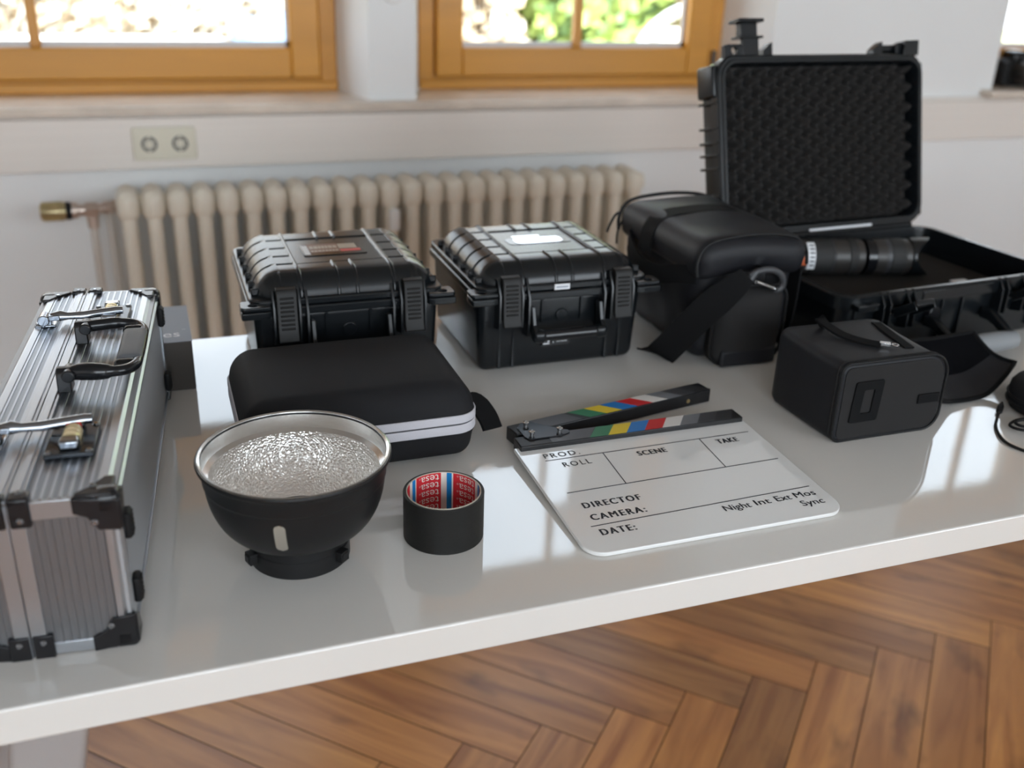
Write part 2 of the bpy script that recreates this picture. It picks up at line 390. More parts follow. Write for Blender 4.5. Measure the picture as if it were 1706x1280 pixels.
def thing(name, label, cat, loc=(0, 0, 0), rotz=0.0, group=None):
    o = bpy.data.objects.new(name, None); COL.objects.link(o); o.empty_display_size = 0.05
    o.location = loc; o.rotation_euler = (0, 0, rotz)
    o.matrix_basis = Matrix.Translation(loc) @ Matrix.Rotation(rotz, 4, 'Z')
    return tag(o, label, cat, group)
def struct(o): o['kind'] = 'structure'; return o
def sempty(name, loc):
    o = bpy.data.objects.new(name, None); COL.objects.link(o); o.location = loc; o.matrix_basis = Matrix.Translation(loc); o['kind'] = 'structure'; return o

_FC = {}
def text_mb(s, size, bold=0.0, space=1.0, mi=0, width=None, height=None):
    """flat lettering in the XY plane, left end at x=0, baseline y=0"""
    c = bpy.data.curves.new('lettering_tmp', 'FONT'); c.body = s; c.size = size; c.offset = bold; c.space_character = space
    c.resolution_u = 3; c.fill_mode = 'FRONT'
    o = bpy.data.objects.new('lettering_tmp', c); COL.objects.link(o)
    dg = bpy.context.evaluated_depsgraph_get(); dg.update()
    me = bpy.data.meshes.new_from_object(o.evaluated_get(dg))
    mb = MB(); vs = [Vector(v.co) for v in me.vertices]; fs = [tuple(p.vertices) for p in me.polygons]
    bpy.data.objects.remove(o); bpy.data.curves.remove(c); bpy.data.meshes.remove(me)
    if vs:
        x0 = min(v.x for v in vs); x1 = max(v.x for v in vs); y1 = max(v.y for v in vs)
        sxx = width / (x1 - x0) if width else 1.0
        syy = height / y1 if height else 1.0
        vs = [Vector(((v.x - x0) * sxx, v.y * syy, 0)) for v in vs]  # solid leaf-coloured core, added to lighten the dark gaps between leaves
    return mb.add(vs, fs, mi)
def rrect(x0, y0, x1, y1, r, seg=6, corners=(1, 1, 1, 1)):
    pts = []
    for (cx, cy, a0), on in zip(((x1 - r, y0 + r, -90), (x1 - r, y1 - r, 0), (x0 + r, y1 - r, 90), (x0 + r, y0 + r, 180)), corners):
        if on:
            for i in range(seg + 1):
                a = R_(a0 + 90 * i / seg); pts.append((cx + r * math.cos(a), cy + r * math.sin(a)))
        else:
            a = R_(a0 + 45); pts.append((cx + r * (1 if math.cos(a) > 0 else -1), cy + r * (1 if math.sin(a) > 0 else -1)))
    return pts
def smooth_path(pts, n=8):
    """Catmull-Rom through pts"""
    P = [Vector(p) for p in pts]; out = []
    for i in range(len(P) - 1):
        p0 = P[max(i - 1, 0)]; p1 = P[i]; p2 = P[i + 1]; p3 = P[min(i + 2, len(P) - 1)]
        for k in range(n):
            t = k / n
            out.append(0.5 * ((2 * p1) + (p2 - p0) * t + (2 * p0 - 5 * p1 + 4 * p2 - p3) * t * t + (3 * p1 - p0 - 3 * p2 + p3) * t ** 3))
    out.append(P[-1]); return out

def loft(mb, loops, cap0=False, cap1=False, mi=0):
    n = len(loops[0]); b = len(mb.v)
    for lp in loops: mb.v += [tuple(p) for p in lp]
    for j in range(len(loops) - 1):
        for i in range(n):
            mb.f.append((b + j * n + i, b + j * n + (i + 1) % n, b + (j + 1) * n + (i + 1) % n, b + (j + 1) * n + i)); mb.m.append(mi)
    if cap0: mb.f.append(tuple(b + i for i in range(n))[::-1]); mb.m.append(mi)
    if cap1: mb.f.append(tuple(b + (len(loops) - 1) * n + i for i in range(n))); mb.m.append(mi)
    return mb
TZ = 0.74
# ================================================================== ROOM
XL, XR, YF, YB, ZC = -2.2, 4.6, -2.4, 2.65, 2.75
def floor():
    w = 0.104; L = 0.52; g = 0.0010
    e1 = Vector((-1, 1, 0)) / math.sqrt(2); e2 = Vector((-1, -1, 0)) / math.sqrt(2)
    rnd = random.Random(7)
    mb = MB(); tones = []; uvs = []
    ax, ay = 0.703, 1.283
    for j in range(-8, 5):
        for i in range(-28, 34):
            A = Vector((ax + w * math.sqrt(2) * i, ay + L * math.sqrt(2) * j, 0))
            for fam in (0, 1):
                if fam == 0: o = A; u, v = e1, e2
                else: o = A; u, v = e2, -e1
                c = o + u * L / 2 + v * w / 2
                if not (XL - 0.3 < c.x < XR + 0.3 and YF - 0.3 < c.y < YB + 0.3): continue
                q = [o + u * g + v * g, o + u * (L - g) + v * g, o + u * (L - g) + v * (w - g), o + u * g + v * (w - g)]
                f = (0, 1, 2, 3)
                if (q[1] - q[0]).cross(q[3] - q[0]).z < 0: f = (0, 3, 2, 1)
                mb.add(q, [f], 0)
                t = rnd.uniform(0.60, 1.06); h = rnd.uniform(-0.05, 0.05)
                tones.append((min(1, t + h * .5), t, t - h, 1)); ou, ov = rnd.uniform(0, 30), rnd.uniform(0, 30)
                uu = {0: (0, 0), 1: (L, 0), 2: (L, w), 3: (0, w)}
                uvs += [(uu[k][0] + ou, uu[k][1] + ov) for k in f]
    nplank = len(mb.f)
    mb.box((XL - 0.15, YF - 0.15, -0.06), (XR + 0.15, YB + 0.3, -0.002), 1)
    o = obj('floor', mb, ['parquet', 'seam'], smooth=0)
    me = o.data
    ca = me.color_attributes.new('tone', 'FLOAT_COLOR', 'CORNER'); ul = me.uv_layers.new(name='plank')
    li = 0
    for p in me.polygons:
        for k in p.loop_indices:
            if p.index < nplank: ca.data[k].color = tones[p.index]; ul.data[k].uv = uvs[k]
            else: ca.data[k].color = (1, 1, 1, 1)
    return struct(o)
floor()
struct(obj('ceiling', MB().box((XL - 0.15, YF - 0.3, ZC), (XR + 0.15, YB + 0.5, ZC + 0.12)), 'ceil'))
struct(obj('sun_blocking_roof', MB().box((XL - 0.6, YF - 1.3, ZC + 0.1205), (XR + 0.6, YB + 0.75, ZC + 0.25)), 'ceil'))  # added, unseen: the overhang keeps the sun out of the rear windows
struct(obj('wall_left', MB().box((XL - 0.15, YF - 0.3, -0.06), (XL, YB + 0.5, ZC)), 'wall'))
struct(obj('wall_right', MB().box((XR, YF - 0.3, -0.06), (XR + 0.15, YB + 0.5, ZC)), 'wall'))
# window wall with three openings; WINS: frame x0, x1
SZ = 0.904; WT = 2.40; WY = 2.83; DEEP = 3.0
OPEN = [(-1.03, 0.555), (0.677, 1.765), (2.62, 3.51)]        # openings at the room face
OPENF = [(-0.981, 0.509), (0.736, 1.698), (2.654, 3.451)]     # and at the window frames: the reveals are splayed
def wall_back():
    mb = MB(); xs = [XL] + [v for o in OPEN for v in o] + [XR]
    xf = [XL] + [v for o in OPENF for v in o] + [XR]
    for i in range(0, len(xs), 2):
        y = YB - 0.02 if i == 2 else YB
        mb.prism([(xs[i], y), (xs[i + 1], y), (xf[i + 1], WY), (xf[i + 1], DEEP), (xf[i], DEEP), (xf[i], WY)], SZ, WT)
    for a, b, z in ((XL, -1.05, SZ), (-1.05, 1.80, SZ - 0.0215), (1.80, 2.575, SZ), (2.575, 3.85, SZ - 0.0215), (3.85, XR, SZ)): mb.box((a, YB, -0.06), (b, DEEP, z))
    mb.box((XL, YB, WT), (XR, DEEP, ZC))
    return struct(obj('wall_back', mb, 'wall'))
wall_back()
# rear wall behind the photographer with two tall windows
RO = [(-1.7, 0.6), (1.2, 3.8)]
def wall_front():
    mb = MB(); xs = [XL] + [v for o in RO for v in o] + [XR]
    for i in range(0, len(xs), 2): mb.box((xs[i], YF - 0.15, 0.85), (xs[i + 1], YF, 2.45))
    mb.box((XL, YF - 0.15, -0.06), (XR, YF, 0.85)); mb.box((XL, YF - 0.15, 2.45), (XR, YF, ZC))
    return struct(obj('wall_front', mb, 'wall'))
wall_front()
# skirting below the window wall
struct(obj('baseboard_back', MB().box((XL, YB - 0.015, 0.0), (XR, YB, 0.08)), 'wood', bevel=0.003))

def window(idx, x0, x1, muntin=True, sky_blocker=None, hinge=None):
    """wooden casement with a lower and an upper sash; x0,x1 = outer frame, room face at WY"""
    root = sempty('window_%d' % idx, ((x0 + x1) / 2, WY, SZ))
    b = SZ + 0.0002; t = WT - 0.001
    fr = MB(); fw = 0.045
    for a in ((x0, b, x0 + fw, t), (x1 - fw, b, x1, t), (x0 + fw, b, x1 - fw, b + 0.032), (x0 + fw, t - 0.05, x1 - fw, t), (x0 + fw, 1.645, x1 - fw, 1.745)):
        fr.box((a[0], WY, a[1]), (a[2], WY + 0.09, a[3]))
    fr.box((x0, WY - 0.012, b), (x1, WY - 0.0002, b + 0.024))
    obj('frame', fr, 'wood', root, world=True, bevel=0.003)
    for (z0, z1) in ((b + 0.034, 1.643), (1.747, t - 0.052)):
        sw = 0.077; sx0, sx1 = x0 + fw + 0.002, x1 - fw - 0.002; y0 = WY - 0.02; y1 = WY + 0.05
        m = MB()
        for a in ((sx0, z0, sx0 + sw, z1), (sx1 - sw, z0, sx1, z1), (sx0 + sw, z0, sx1 - sw, z0 + sw), (sx0 + sw, z1 - sw, sx1 - sw, z1)):
            m.box((a[0], y0, a[1]), (a[2], y1, a[3]))
        sash = obj('sash', m, 'wood', root, world=True, bevel=0.005)
        gx0, gx1, gz0, gz1 = sx0 + sw, sx1 - sw, z0 + sw, z1 - sw
        g = MB()
        for a in ((gx0, gz0, gx1, gz0 + 0.014), (gx0, gz1 - 0.012, gx1, gz1), (gx0, gz0, gx0 + 0.008, gz1), (gx1 - 0.008, gz0, gx1, gz1)):
            g.box((a[0], y0 + 0.034, a[1]), (a[2], y0 + 0.044, a[3]))
        obj('gasket', g, 'gasket', root, world=True)
        obj('pane', MB().box((gx0 + 0.001, y0 + 0.045, gz0 + 0.001), (gx1 - 0.001, y0 + 0.049, gz1 - 0.001)), 'glass', root, world=True)
        if muntin:
            xm = (gx0 + gx1) / 2
            obj('muntin', MB().box((xm - 0.0125, y0 + 0.018, gz0), (xm + 0.0125, y0 + 0.0435, gz1)), 'wood', root, world=True, bevel=0.003)
        if sky_blocker and z0 > 1.7:
            s = MB(); k = 0; z = gz0 - 0.03
            while z < gz1 + 0.05: s.box((sky_blocker[0], WY + 0.10, z), (sky_blocker[1], WY + 0.115, z + 0.048)); z += 0.052
            obj('sky_blocker', s, 'sky_blocker', root, world=True, bevel=0.003)  # added slats, out of view: they block sky to bound the window reflections
    if hinge:
        hx, hz0, hz1 = hinge
        obj('hinge', MB().cyl((hx, WY - 0.027, hz0), (hx, WY - 0.027, hz1), 0.008, seg=12), 'hinge', root, world=True)
    portal('sky_portal', (x0 + x1) / 2, DEEP + 0.03, (SZ + WT) / 2, x1 - x0, WT - SZ, (R_(-90), 0, 0))
    return root
window(1, -0.98, 0.508, sky_blocker=(-0.96, 0.49))
window(2, 0.737, 1.697, sky_blocker=(1.37, 1.68), hinge=(1.662, 0.935, 1.01))
window(3, 2.655, 3.45)
for i_, (a_, b_) in enumerate(RO):
    r_ = sempty('window_%d' % (4 + i_), ((a_ + b_) / 2, YF, 0.85)); m_ = MB()
    for q in ((a_, 0.85, a_ + 0.07, 2.45), (b_ - 0.07, 0.85, b_, 2.45), (a_ + 0.07, 0.85, b_ - 0.07, 0.93), (a_ + 0.07, 2.38, b_ - 0.07, 2.45), ((a_ + b_) / 2 - 0.05, 0.93, (a_ + b_) / 2 + 0.05, 2.38)):
        m_.box((q[0], YF - 0.10, q[1]), (q[2], YF - 0.03, q[3]))
    obj('frame', m_, 'wood', r_, world=True, bevel=0.004)
    obj('pane', MB().box((a_ + 0.06, YF - 0.068, 0.92), (b_ - 0.06, YF - 0.062, 2.39)), 'glass', r_, world=True)
    portal('sky_portal', (a_ + b_) / 2, YF - 0.17, 1.65, b_ - a_, 1.6, (R_(90), 0, 0))
# stone sills and cable trunking
def sill(name, x0, x1):
    return struct(obj(name, MB().box((x0, 2.592, SZ - 0.021), (x1, WY - 0.001, SZ)), 'sill', bevel=0.003))
sill('trim_1', -1.05, 1.80); sill('trim_2', 2.575, 3.85)
def trunking():
    mb = MB(); mb.box((XL, 2.622, 0.748), (XR, YB, 0.872))
    mb.box((XL, 2.630, 0.872), (XR, YB, 0.8825))
    return struct(obj('trim_3', mb, 'rail', bevel=0.003))
trunking()
tag(obj('wall_plate', MB().cyl((0.621, 2.63, 1.165), (0.621, 2.62, 1.165), 0.027, seg=32), 'white_plastic', bevel=0.003),
    'round white plate on the wall pillar between the two windows', 'wall plate')

def socket():
    r = thing('wall_socket', 'cream double wall socket on the cable trunking below the left window', 'wall socket', (0.0385, 2.622, 0.811))
    obj('cover_frame', MB().prism(rrect(-0.0745, -0.0395, 0.0745, 0.0395, 0.008), -0.010, 0.0, 'y'), 'socket', r, bevel=0.003)
    for sx_ in (-0.036, 0.036):
        ins = obj('socket_insert', MB().prism([(a + sx_, b) for a, b in rrect(-0.029, -0.029, 0.029, 0.029, 0.006)], -0.014, -0.0101, 'y'), 'socket', r, bevel=0.001)
        w = MB(); w.lathe([(0.0205, -0.0146), (0.0195, -0.0142), (0.0188, -0.0060), (0.0001, -0.0060)], (sx_, 0, 0), 40, 'y')
        # ring stands proud so that the well reads as a recess
        w = MB().lathe([(0.0215, -0.0141), (0.0212, -0.0165), (0.0198, -0.0165), (0.0194, -0.0143)], (sx_, 0, 0), 40, 'y')
        obj('socket_ring', w, 'socket', ins)
        d = MB().cyl((sx_, -0.0139, 0), (sx_, -0.0146, 0), 0.0192, seg=40)
        obj('well_shade_disc', d, 'hole_shade', ins)  # flat disc; the shade of the well is put into its dark colour
        face = MB().prism([(sx_ + a, b) for a, b in rrect(-0.012, -0.0085, 0.012, 0.0085, 0.004)], -0.0155, -0.0147, 'y')
        face.box((sx_ - 0.003, -0.0158, 0.012), (sx_ + 0.003, -0.0147, 0.018)); face.box((sx_ - 0.003, -0.0158, -0.018), (sx_ + 0.003, -0.0147, -0.012))
        obj('socket_face', face, 'socket', ins)
        obj('pin_hole_shade', MB().cyl((sx_ - 0.0075, -0.0150, 0), (sx_ - 0.0075, -0.0159, 0), 0.0028, seg=14), 'hole_shade', ins)  # flat dark discs; the shade inside the holes is painted on
        obj('pin_hole_shade', MB().cyl((sx_ + 0.0075, -0.0150, 0), (sx_ + 0.0075, -0.0159, 0), 0.0028, seg=14), 'hole_shade', ins)
socket()

# ================================================================== RADIATOR
def radiator():
    r = thing('radiator', 'ivory ribbed column radiator on the wall below the windows', 'radiator', (0.6, 2.53, 0.0))
    x0, pitch, n = -0.062, 0.0577, 24
    yf, yb = 2.497, 2.575; zt, zb = 0.683, 0.17
    proto = None
    for i in range(n):
        x = x0 + pitch * i
        if proto is None:
            m = MB()
            for y in (yf, yb):
                m.rbox((x - 0.0176, y - 0.024, zb), (x + 0.0176, y + 0.024, zt), 0.0175, (1, 1, 1), 5)
            # rounded head and foot joining the two columns
            for zc in (zt, zb):
                prof = []
                m.rbox((x - 0.0262, yf - 0.027, zc - 0.036), (x + 0.0262, yb + 0.027, zc + 0.040), 0.026, (1, 4, 1), 4)
            proto = obj('radiator_section', m, 'radiator', r, world=True, smooth=60)
        else:
            c = proto.copy(); c.location = (pitch * i, 0, 0); COL.objects.link(c)
    hub = MB()
    for zc in (zt, zb):
        hub.cyl((x0 - 0.02, 2.536, zc), (x0 + pitch * (n - 1) + 0.045, 2.536, zc), 0.0235, seg=24)
    obj('header_pipe', hub, 'radiator', r, world=True)
    # wall brackets
    br = MB()
    for x in (0.05, 1.15):
        br.box((x - 0.012, 2.56, 0.25), (x + 0.012, 2.648, 0.28)); br.box((x - 0.012, 2.638, 0.2), (x + 0.012, 2.6495, 0.33))
    parts('wall_bracket', br, 'radiator', r, world=True)
    hm = MB().box((0.562, 2.452, 0.60), (0.588, 2.470, 0.657))
    obj('heat_meter', hm, 'white_plastic', r, world=True, bevel=0.004)
    v = MB()
    v.cyl((-0.185, 2.50, 0.683), (-0.172, 2.50, 0.683), 0.019, 0.018, 24)
    v.cyl((-0.172, 2.50, 0.683), (-0.132, 2.50, 0.683), 0.013, 0.013, 20)
    v.cyl((-0.155, 2.50, 0.683), (-0.128, 2.50, 0.683), 0.019, 0.019, 6)
    v.cyl((-0.132, 2.50, 0.683), (-0.080, 2.525, 0.683), 0.012, 0.012, 20)
    v.cyl((-0.112, 2.508, 0.683), (-0.092, 2.519, 0.683), 0.017, 0.017, 6)
    v.cyl((-0.142, 2.50, 0.683), (-0.142, 2.50, 0.640), 0.014, 0.013, 20)
    vb = obj('valve_body', v, 'valve', r, world=True)
    k = MB().lathe([(0.0, -0.252), (0.017, -0.252), (0.0205, -0.246), (0.0205, -0.20), (0.019, -0.196), (0.0, -0.196)], (0, 2.50, 0.683), 32, 'x')
    for i in range(16):
        a = 2 * PI * i / 16; k.cyl((-0.248, 2.50 + 0.0205 * math.cos(a), 0.683 + 0.0205 * math.sin(a)), (-0.203, 2.50 + 0.0205 * math.cos(a), 0.683 + 0.0205 * math.sin(a)), 0.0022, seg=6)
    obj('thermostat_knob', k, 'brass', vb, world=True)
    obj('knob_collar', MB().cyl((-0.1965, 2.50, 0.683), (-0.184, 2.50, 0.683), 0.0215, 0.019, 28), 'rubber', vb, world=True)
    obj('supply_pipe', MB().tube(smooth_path([(-0.142, 2.50, 0.645), (-0.142, 2.50, 0.56), (-0.142, 2.51, 0.3), (-0.142, 2.53, 0.0)], 6), 0.0095, 14), 'copper', r, world=True)
    obj('return_pipe', MB().tube([(-0.105, 2.560, 0.66), (-0.105, 2.565, 0.0)], 0.0105, 14), 'copper', r, world=True)
radiator()

# ================================================================== TABLE
def table():
    r = thing('table', 'glossy white rectangular table carrying all the camera gear', 'table', (0.75, 1.06, 0.0))
    obj('table_top', MB().box((-0.19, 0.682, 0.7055), (2.20, 1.437, TZ)), 'table', r, world=True, bevel=0.0022, bseg=3)
    # splayed, tapering steel legs
    for (x, y, dl, dr) in ((-0.155, 0.705, -0.10, -0.135), (2.05, 0.705, 0.135, 0.10), (-0.160, 1.34, -0.19, -0.225), (2.05, 1.34, 0.225, 0.19)):
        l = MB(); loops = []
        for k in range(9):
            t = k / 8.0; z = 0.7055 * t; u = 1 - t
            loops.append([(px, py, z) for px, py in [(a + x + dl * u, b + y) for a, b in rrect(0, 0, 0.062 + (dr - dl) * u, 0.055, 0.006, 4)]])
        loft(l, loops, cap0=True, cap1=True)
        obj('table_leg', l, 'leg_metal', r, world=True)
    obj('under_frame', MB().box((-0.20, 1.04, 0.665), (2.08, 1.09, 0.7055)), 'leg_metal', r, world=True, bevel=0.002)
table()

# ================================================================== ALUMINIUM CASE
def screw(mb, p, n, r=0.003, h=0.0012):
    p = Vector(p); n = Vector(n); mb.cyl(p, p + n * h, r, r * 0.6, 12)
def alu_case():
    r = thing('flight_case', 'silver ribbed aluminium case standing on its side at the left table end', 'case', (-0.052, 0.733, TZ), R_(-5))
    L, Wd, H, sp = 0.51, 0.131, 0.145, -0.080
    t = 0.013
    def half(xa, xb, outer_right):
        """frame bars + panels of one half shell, xa<xb"""
        fr = MB(); c = 0.010
        xo = xb if outer_right else xa; sg = -1 if outer_right else 1       # outer long edges are chamfered
        for zo, sz in ((H, -1), (0.0, 1)):
            poly = [(xo, zo + sz * c), (xo + sg * c, zo), (xo + sg * (t + 0.004), zo), (xo + sg * (t + 0.004), zo + sz * 0.004), (xo + sg * 0.004, zo + sz * t), (xo, zo + sz * t)]
            if (sg * sz) > 0: poly = poly[::-1]
            fr.prism([(a, b) for a, b in poly], 0.0, L, 'y')
        for yo, sy in ((0.0, 1), (L, -1)):
            poly = [(xo, yo + sy * c * .8), (xo + sg * c * .8, yo), (xo + sg * t, yo), (xo + sg * t, yo + sy * 0.004), (xo + sg * 0.004, yo + sy * t), (xo, yo + sy * t)]
            if (sg * sy) < 0: poly = poly[::-1]
            fr.prism(poly, 0.004, H - 0.004, 'z')
        # bars along the seam
        xi = xa if outer_right else xb; w = 0.012
        x0, x1 = (xi, xi + w) if outer_right else (xi - w, xi)
        fr.box((x0, 0.0, H - 0.005), (x1, L, H + 0.0015)); fr.box((x0, 0.0, 0.0), (x1, L, 0.005))
        fr.box((x0 + 0.003, 0.0, H + 0.0015), (x1 - 0.003, L, H + 0.0028))
        for y0, y1 in ((-0.0012, 0.005), (L - 0.005, L + 0.0012)): fr.box((x0, y0, 0.003), (x1, y1, H - 0.003))
        # cross bars at the ends, top and bottom
        a, b = (xa + w, xb - c) if outer_right else (xa + c, xb - w)
        for y0, y1 in ((0.0, 0.004), (L - 0.004, L)):
            fr.box((a, y0, H - 0.017), (b, y1, H - 0.001)); fr.box((a, y0, 0.001), (b, y1, 0.012))
        return fr
    shells = {}
    for nm, xa, xb, right in (('case_body', sp, 0.0, True), ('case_lid', -Wd, sp - 0.0006, False)):
        inner = MB().box((xa + (0.001 if right else 0.0025), 0.0025, 0.002), (xb - (0.0025 if right else 0.001), L - 0.0025, H - 0.003))
        shell = obj(nm, inner, 'flank_panel', r)
        obj('edge_frame', half(xa, xb, right), 'alu', shell, bevel=0.0016, bseg=3)
        # ribbed top sheet
        a, b = (xa + 0.012, xb - 0.0135) if right else (xa + 0.0135, xb - 0.012)
        n = 8 if right else 4; p = (b - a) / n; pts = []
        zt = H - 0.0006
        for i in range(n):
            x = a + p * i
            pts += [(x, zt - 0.0007), (x + p * 0.60, zt - 0.0007), (x + p * 0.66, zt), (x + p * 0.94, zt), (x + p, zt - 0.0007)]
        tp = MB(); vs = [(q[0], 0.004, q[1]) for q in pts] + [(q[0], L - 0.004, q[1]) for q in pts]; k = len(pts)
        tp.add(vs, [(i, i + 1, k + i + 1, k + i) for i in range(k - 1)], 0)
        for j in range(len(tp.m)): tp.m[j] = 1 if j % 5 == 0 else 0
        obj('ribbed_top', tp, ['alu_rib', 'groove_shade'], shell, smooth=0)
        # ribbed end sheets
        for y, sy in ((0.0012, 1), (L - 0.0012, -1)):
            n2 = 9 if right else 5; p2 = (b - a) / n2; q2 = []
            for i in range(n2):
                x = a + p2 * i; q2 += [(x, y), (x + p2 * 0.7, y), (x + p2 * 0.75, y - sy * 0.0008), (x + p2 * 0.95, y - sy * 0.0008), (x + p2, y)]
            ep = MB(); vs = [(q[0], q[1], 0.010) for q in q2] + [(q[0], q[1], H - 0.016) for q in q2]; k = len(q2)
            ep.add(vs, [((i, i + 1, k + i + 1, k + i) if sy > 0 else (i + 1, i, k + i, k + i + 1)) for i in range(k - 1)], 0)
            obj('ribbed_end', ep, 'panel_grey', shell, smooth=0)
        shells[nm] = shell
        # plastic corners
        xo = xb if right else xa; sg = -1 if right else 1
        for yo, sy in ((0.0, 1), (L, -1)):
            for zo, sz in ((H, -1), (0.0, 1)):
                e = 0.0018; cm = MB()
                X = lambda d: xo + sg * d
                def bx(m, dx0, dx1, dy0, dy1, dz0, dz1, rr):
                    xs = sorted((X(dx0), X(dx1))); ys = sorted((yo + sy * dy0, yo + sy * dy1)); zs = sorted((zo + sz * dz0, zo + sz * dz1))
                    m.rbox((xs[0], ys[0], zs[0]), (xs[1], ys[1], zs[1]), rr, (1, 1, 1), 3)
                bx(cm, -e, 0.020, -e, 0.018, -e, 0.020, 0.0065)
                # wings on the end face, the top / bottom and the flank
                def tri(pts, ax, d0, d1):
                    cm.prism(pts, d0, d1, ax)
                w1 = [(X(0.0), zo + sz * 0.004), (X(0.034), zo + sz * 0.0), (X(0.034), zo + sz * 0.014), (X(0.024), zo + sz * 0.018), (X(0.017), zo + sz * 0.030), (X(0.0), zo + sz * 0.032)]
                ar = sum(w1[i][0] * w1[(i + 1) % 6][1] - w1[(i + 1) % 6][0] * w1[i][1] for i in range(6))
                if ar < 0: w1 = w1[::-1]
                tri(w1, 'y', *sorted((yo - sy * e, yo + sy * 0.003)))
                w2 = [(X(0.004), yo), (X(0.032), yo), (X(0.032), yo + sy * 0.006), (X(0.022), yo + sy * 0.014), (X(0.012), yo + sy * 0.030), (X(0.004), yo + sy * 0.030)]
                ar = sum(w2[i][0] * w2[(i + 1) % 6][1] - w2[(i + 1) % 6][0] * w2[i][1] for i in range(6))
                if ar < 0: w2 = w2[::-1]
                tri(w2, 'z', *sorted((zo - sz * e * .8, zo + sz * 0.003)))
                w3 = [(yo, zo + sz * 0.004), (yo + sy * 0.022, zo + sz * 0.004), (yo + sy * 0.016, zo + sz * 0.022), (yo, zo + sz * 0.032)]
                ar = sum(w3[i][0] * w3[(i + 1) % 4][1] - w3[(i + 1) % 4][0] * w3[i][1] for i in range(4))
                if ar < 0: w3 = w3[::-1]
                tri(w3, 'x', *sorted((xo - sg * e, xo + sg * 0.003)))
                cm.v = [(v[0], v[1], max(v[2], 0.0)) for v in cm.v]
                co = obj('corner_guard', cm, 'corner', shell, bevel=0.0012)
                sc = MB(); screw(sc, (X(0.019), yo - sy * e, zo + sz * 0.023), (0, -sy, 0))
                if sz < 0: screw(sc, (X(0.0195), yo + sy * 0.015, zo - sz * e * .8), (0, 0, -sz))
                parts('screw', sc, 'chrome', co)
        # plates holding the frame at the seam, both ends, top and bottom
        xi = xa if right else xb; sg2 = 1 if right else -1
        for yo, sy in ((0.0, 1), (L, -1)):
            for zo, sz in ((H, -1), (0.0, 1)):
                pm = MB(); xs = sorted((xi + sg2 * 0.001, xi + sg2 * 0.0165))
                ys = sorted((yo - sy * 0.003, yo + sy * 0.003)); zs = sorted((zo - sz * 0.0032, zo + sz * 0.022))
                pm.box((xs[0], ys[0], zs[0]), (xs[1], ys[1], zs[1]))
                ys = sorted((yo - sy * 0.003, yo + sy * 0.012)); zs = sorted((zo - sz * 0.0042, zo + sz * 0.002))
                if sz > 0: zs[0] = 0.0
                pm.box((xs[0], ys[0], zs[0]), (xs[1], ys[1], zs[1]))
                pm.v = [(v[0], v[1], max(v[2], 0.0)) for v in pm.v]
                po = obj('seam_plate', pm, 'corner', shell, bevel=0.002)
                sc = MB(); screw(sc, ((xs[0] + xs[1]) / 2, yo - sy * 0.003, zo + sz * 0.015), (0, -sy, 0), 0.0027)
                if sz < 0: screw(sc, ((xs[0] + xs[1]) / 2, yo + sy * 0.008, zo - sz * 0.0042), (0, 0, -sz), 0.0027)
                parts('screw', sc, 'chrome', po)
    for y, z in ((0.024, 0.042), (0.020, H - 0.038), (L - 0.03, H - 0.026), (L - 0.03, 0.034)):
        f = MB().rbox((-0.0015, y - 0.008, z - 0.012), (0.0055, y + 0.008, z + 0.012), 0.003, (1, 2, 2), 3)
        for i in range(5): f.box((0.0050, y - 0.0055, z - 0.0095 + i * 0.0042), (0.0062, y + 0.0055, z - 0.0075 + i * 0.0042))
        obj('foot', f, 'rubber', shells['case_body'])
    # carrying handle
    h = MB()
    ya, yb_ = 0.212, 0.338; z0 = H
    for y in (ya, yb_):
        h.prism([(y - 0.010, z0 + 0.0005), (y + 0.010, z0 + 0.0005), (y + 0.0075, z0 + 0.020), (y + 0.0035, z0 + 0.0235), (y - 0.0035, z0 + 0.0235), (y - 0.0075, z0 + 0.020)], -0.071, -0.058, 'x')
        h.cyl((-0.060, y - 0.011, z0 + 0.017), (-0.060, y + 0.011, z0 + 0.017), 0.0062, seg=16)
    parts('handle_mount', h, 'corner', shells['case_body'], bevel=0.0015)
    path = smooth_path([(-0.060, ya, z0 + 0.017), (-0.046, ya - 0.001, z0 + 0.018), (-0.028, ya - 0.004, z0 + 0.018), (-0.012, ya - 0.001, z0 + 0.017), (-0.003, ya + 0.012, z0 + 0.016),
                        (-0.001, ya + 0.035, z0 + 0.0155), (-0.001, yb_ - 0.035, z0 + 0.0155), (-0.003, yb_ - 0.012, z0 + 0.016), (-0.012, yb_ + 0.001, z0 + 0.017), (-0.028, yb_ + 0.004, z0 + 0.018), (-0.046, yb_ + 0.001, z0 + 0.018), (-0.060, yb_, z0 + 0.017)], 6)
    n = len(path)
    rad = [0.0052 + 0.0024 * math.sin(PI * min(1, i / (n * 0.22))) + (0 if n * .2 < i < n * .8 else 0.001) for i in range(n)]
    hd = MB().tube(path, rad, 14)
    ho = obj('handle', hd, 'abs_gloss', shells['case_body'], smooth=60)
    g = MB().rbox((-0.021, ya + 0.022, z0 + 0.0095), (0.0035, yb_ - 0.022, z0 + 0.0225), 0.0062, (1, 4, 1), 4)
    obj('handle_grip', g, 'grip', ho)
    rim = MB().rbox((-0.0225, ya + 0.010, z0 + 0.0085), (0.0005, ya + 0.0225, z0 + 0.0215), 0.006, (1, 1, 1), 3).rbox((-0.0225, yb_ - 0.0225, z0 + 0.0085), (0.0005, yb_ - 0.010, z0 + 0.0215), 0.006, (1, 1, 1), 3)
    parts('grip_end', rim, 'abs_gloss', ho)
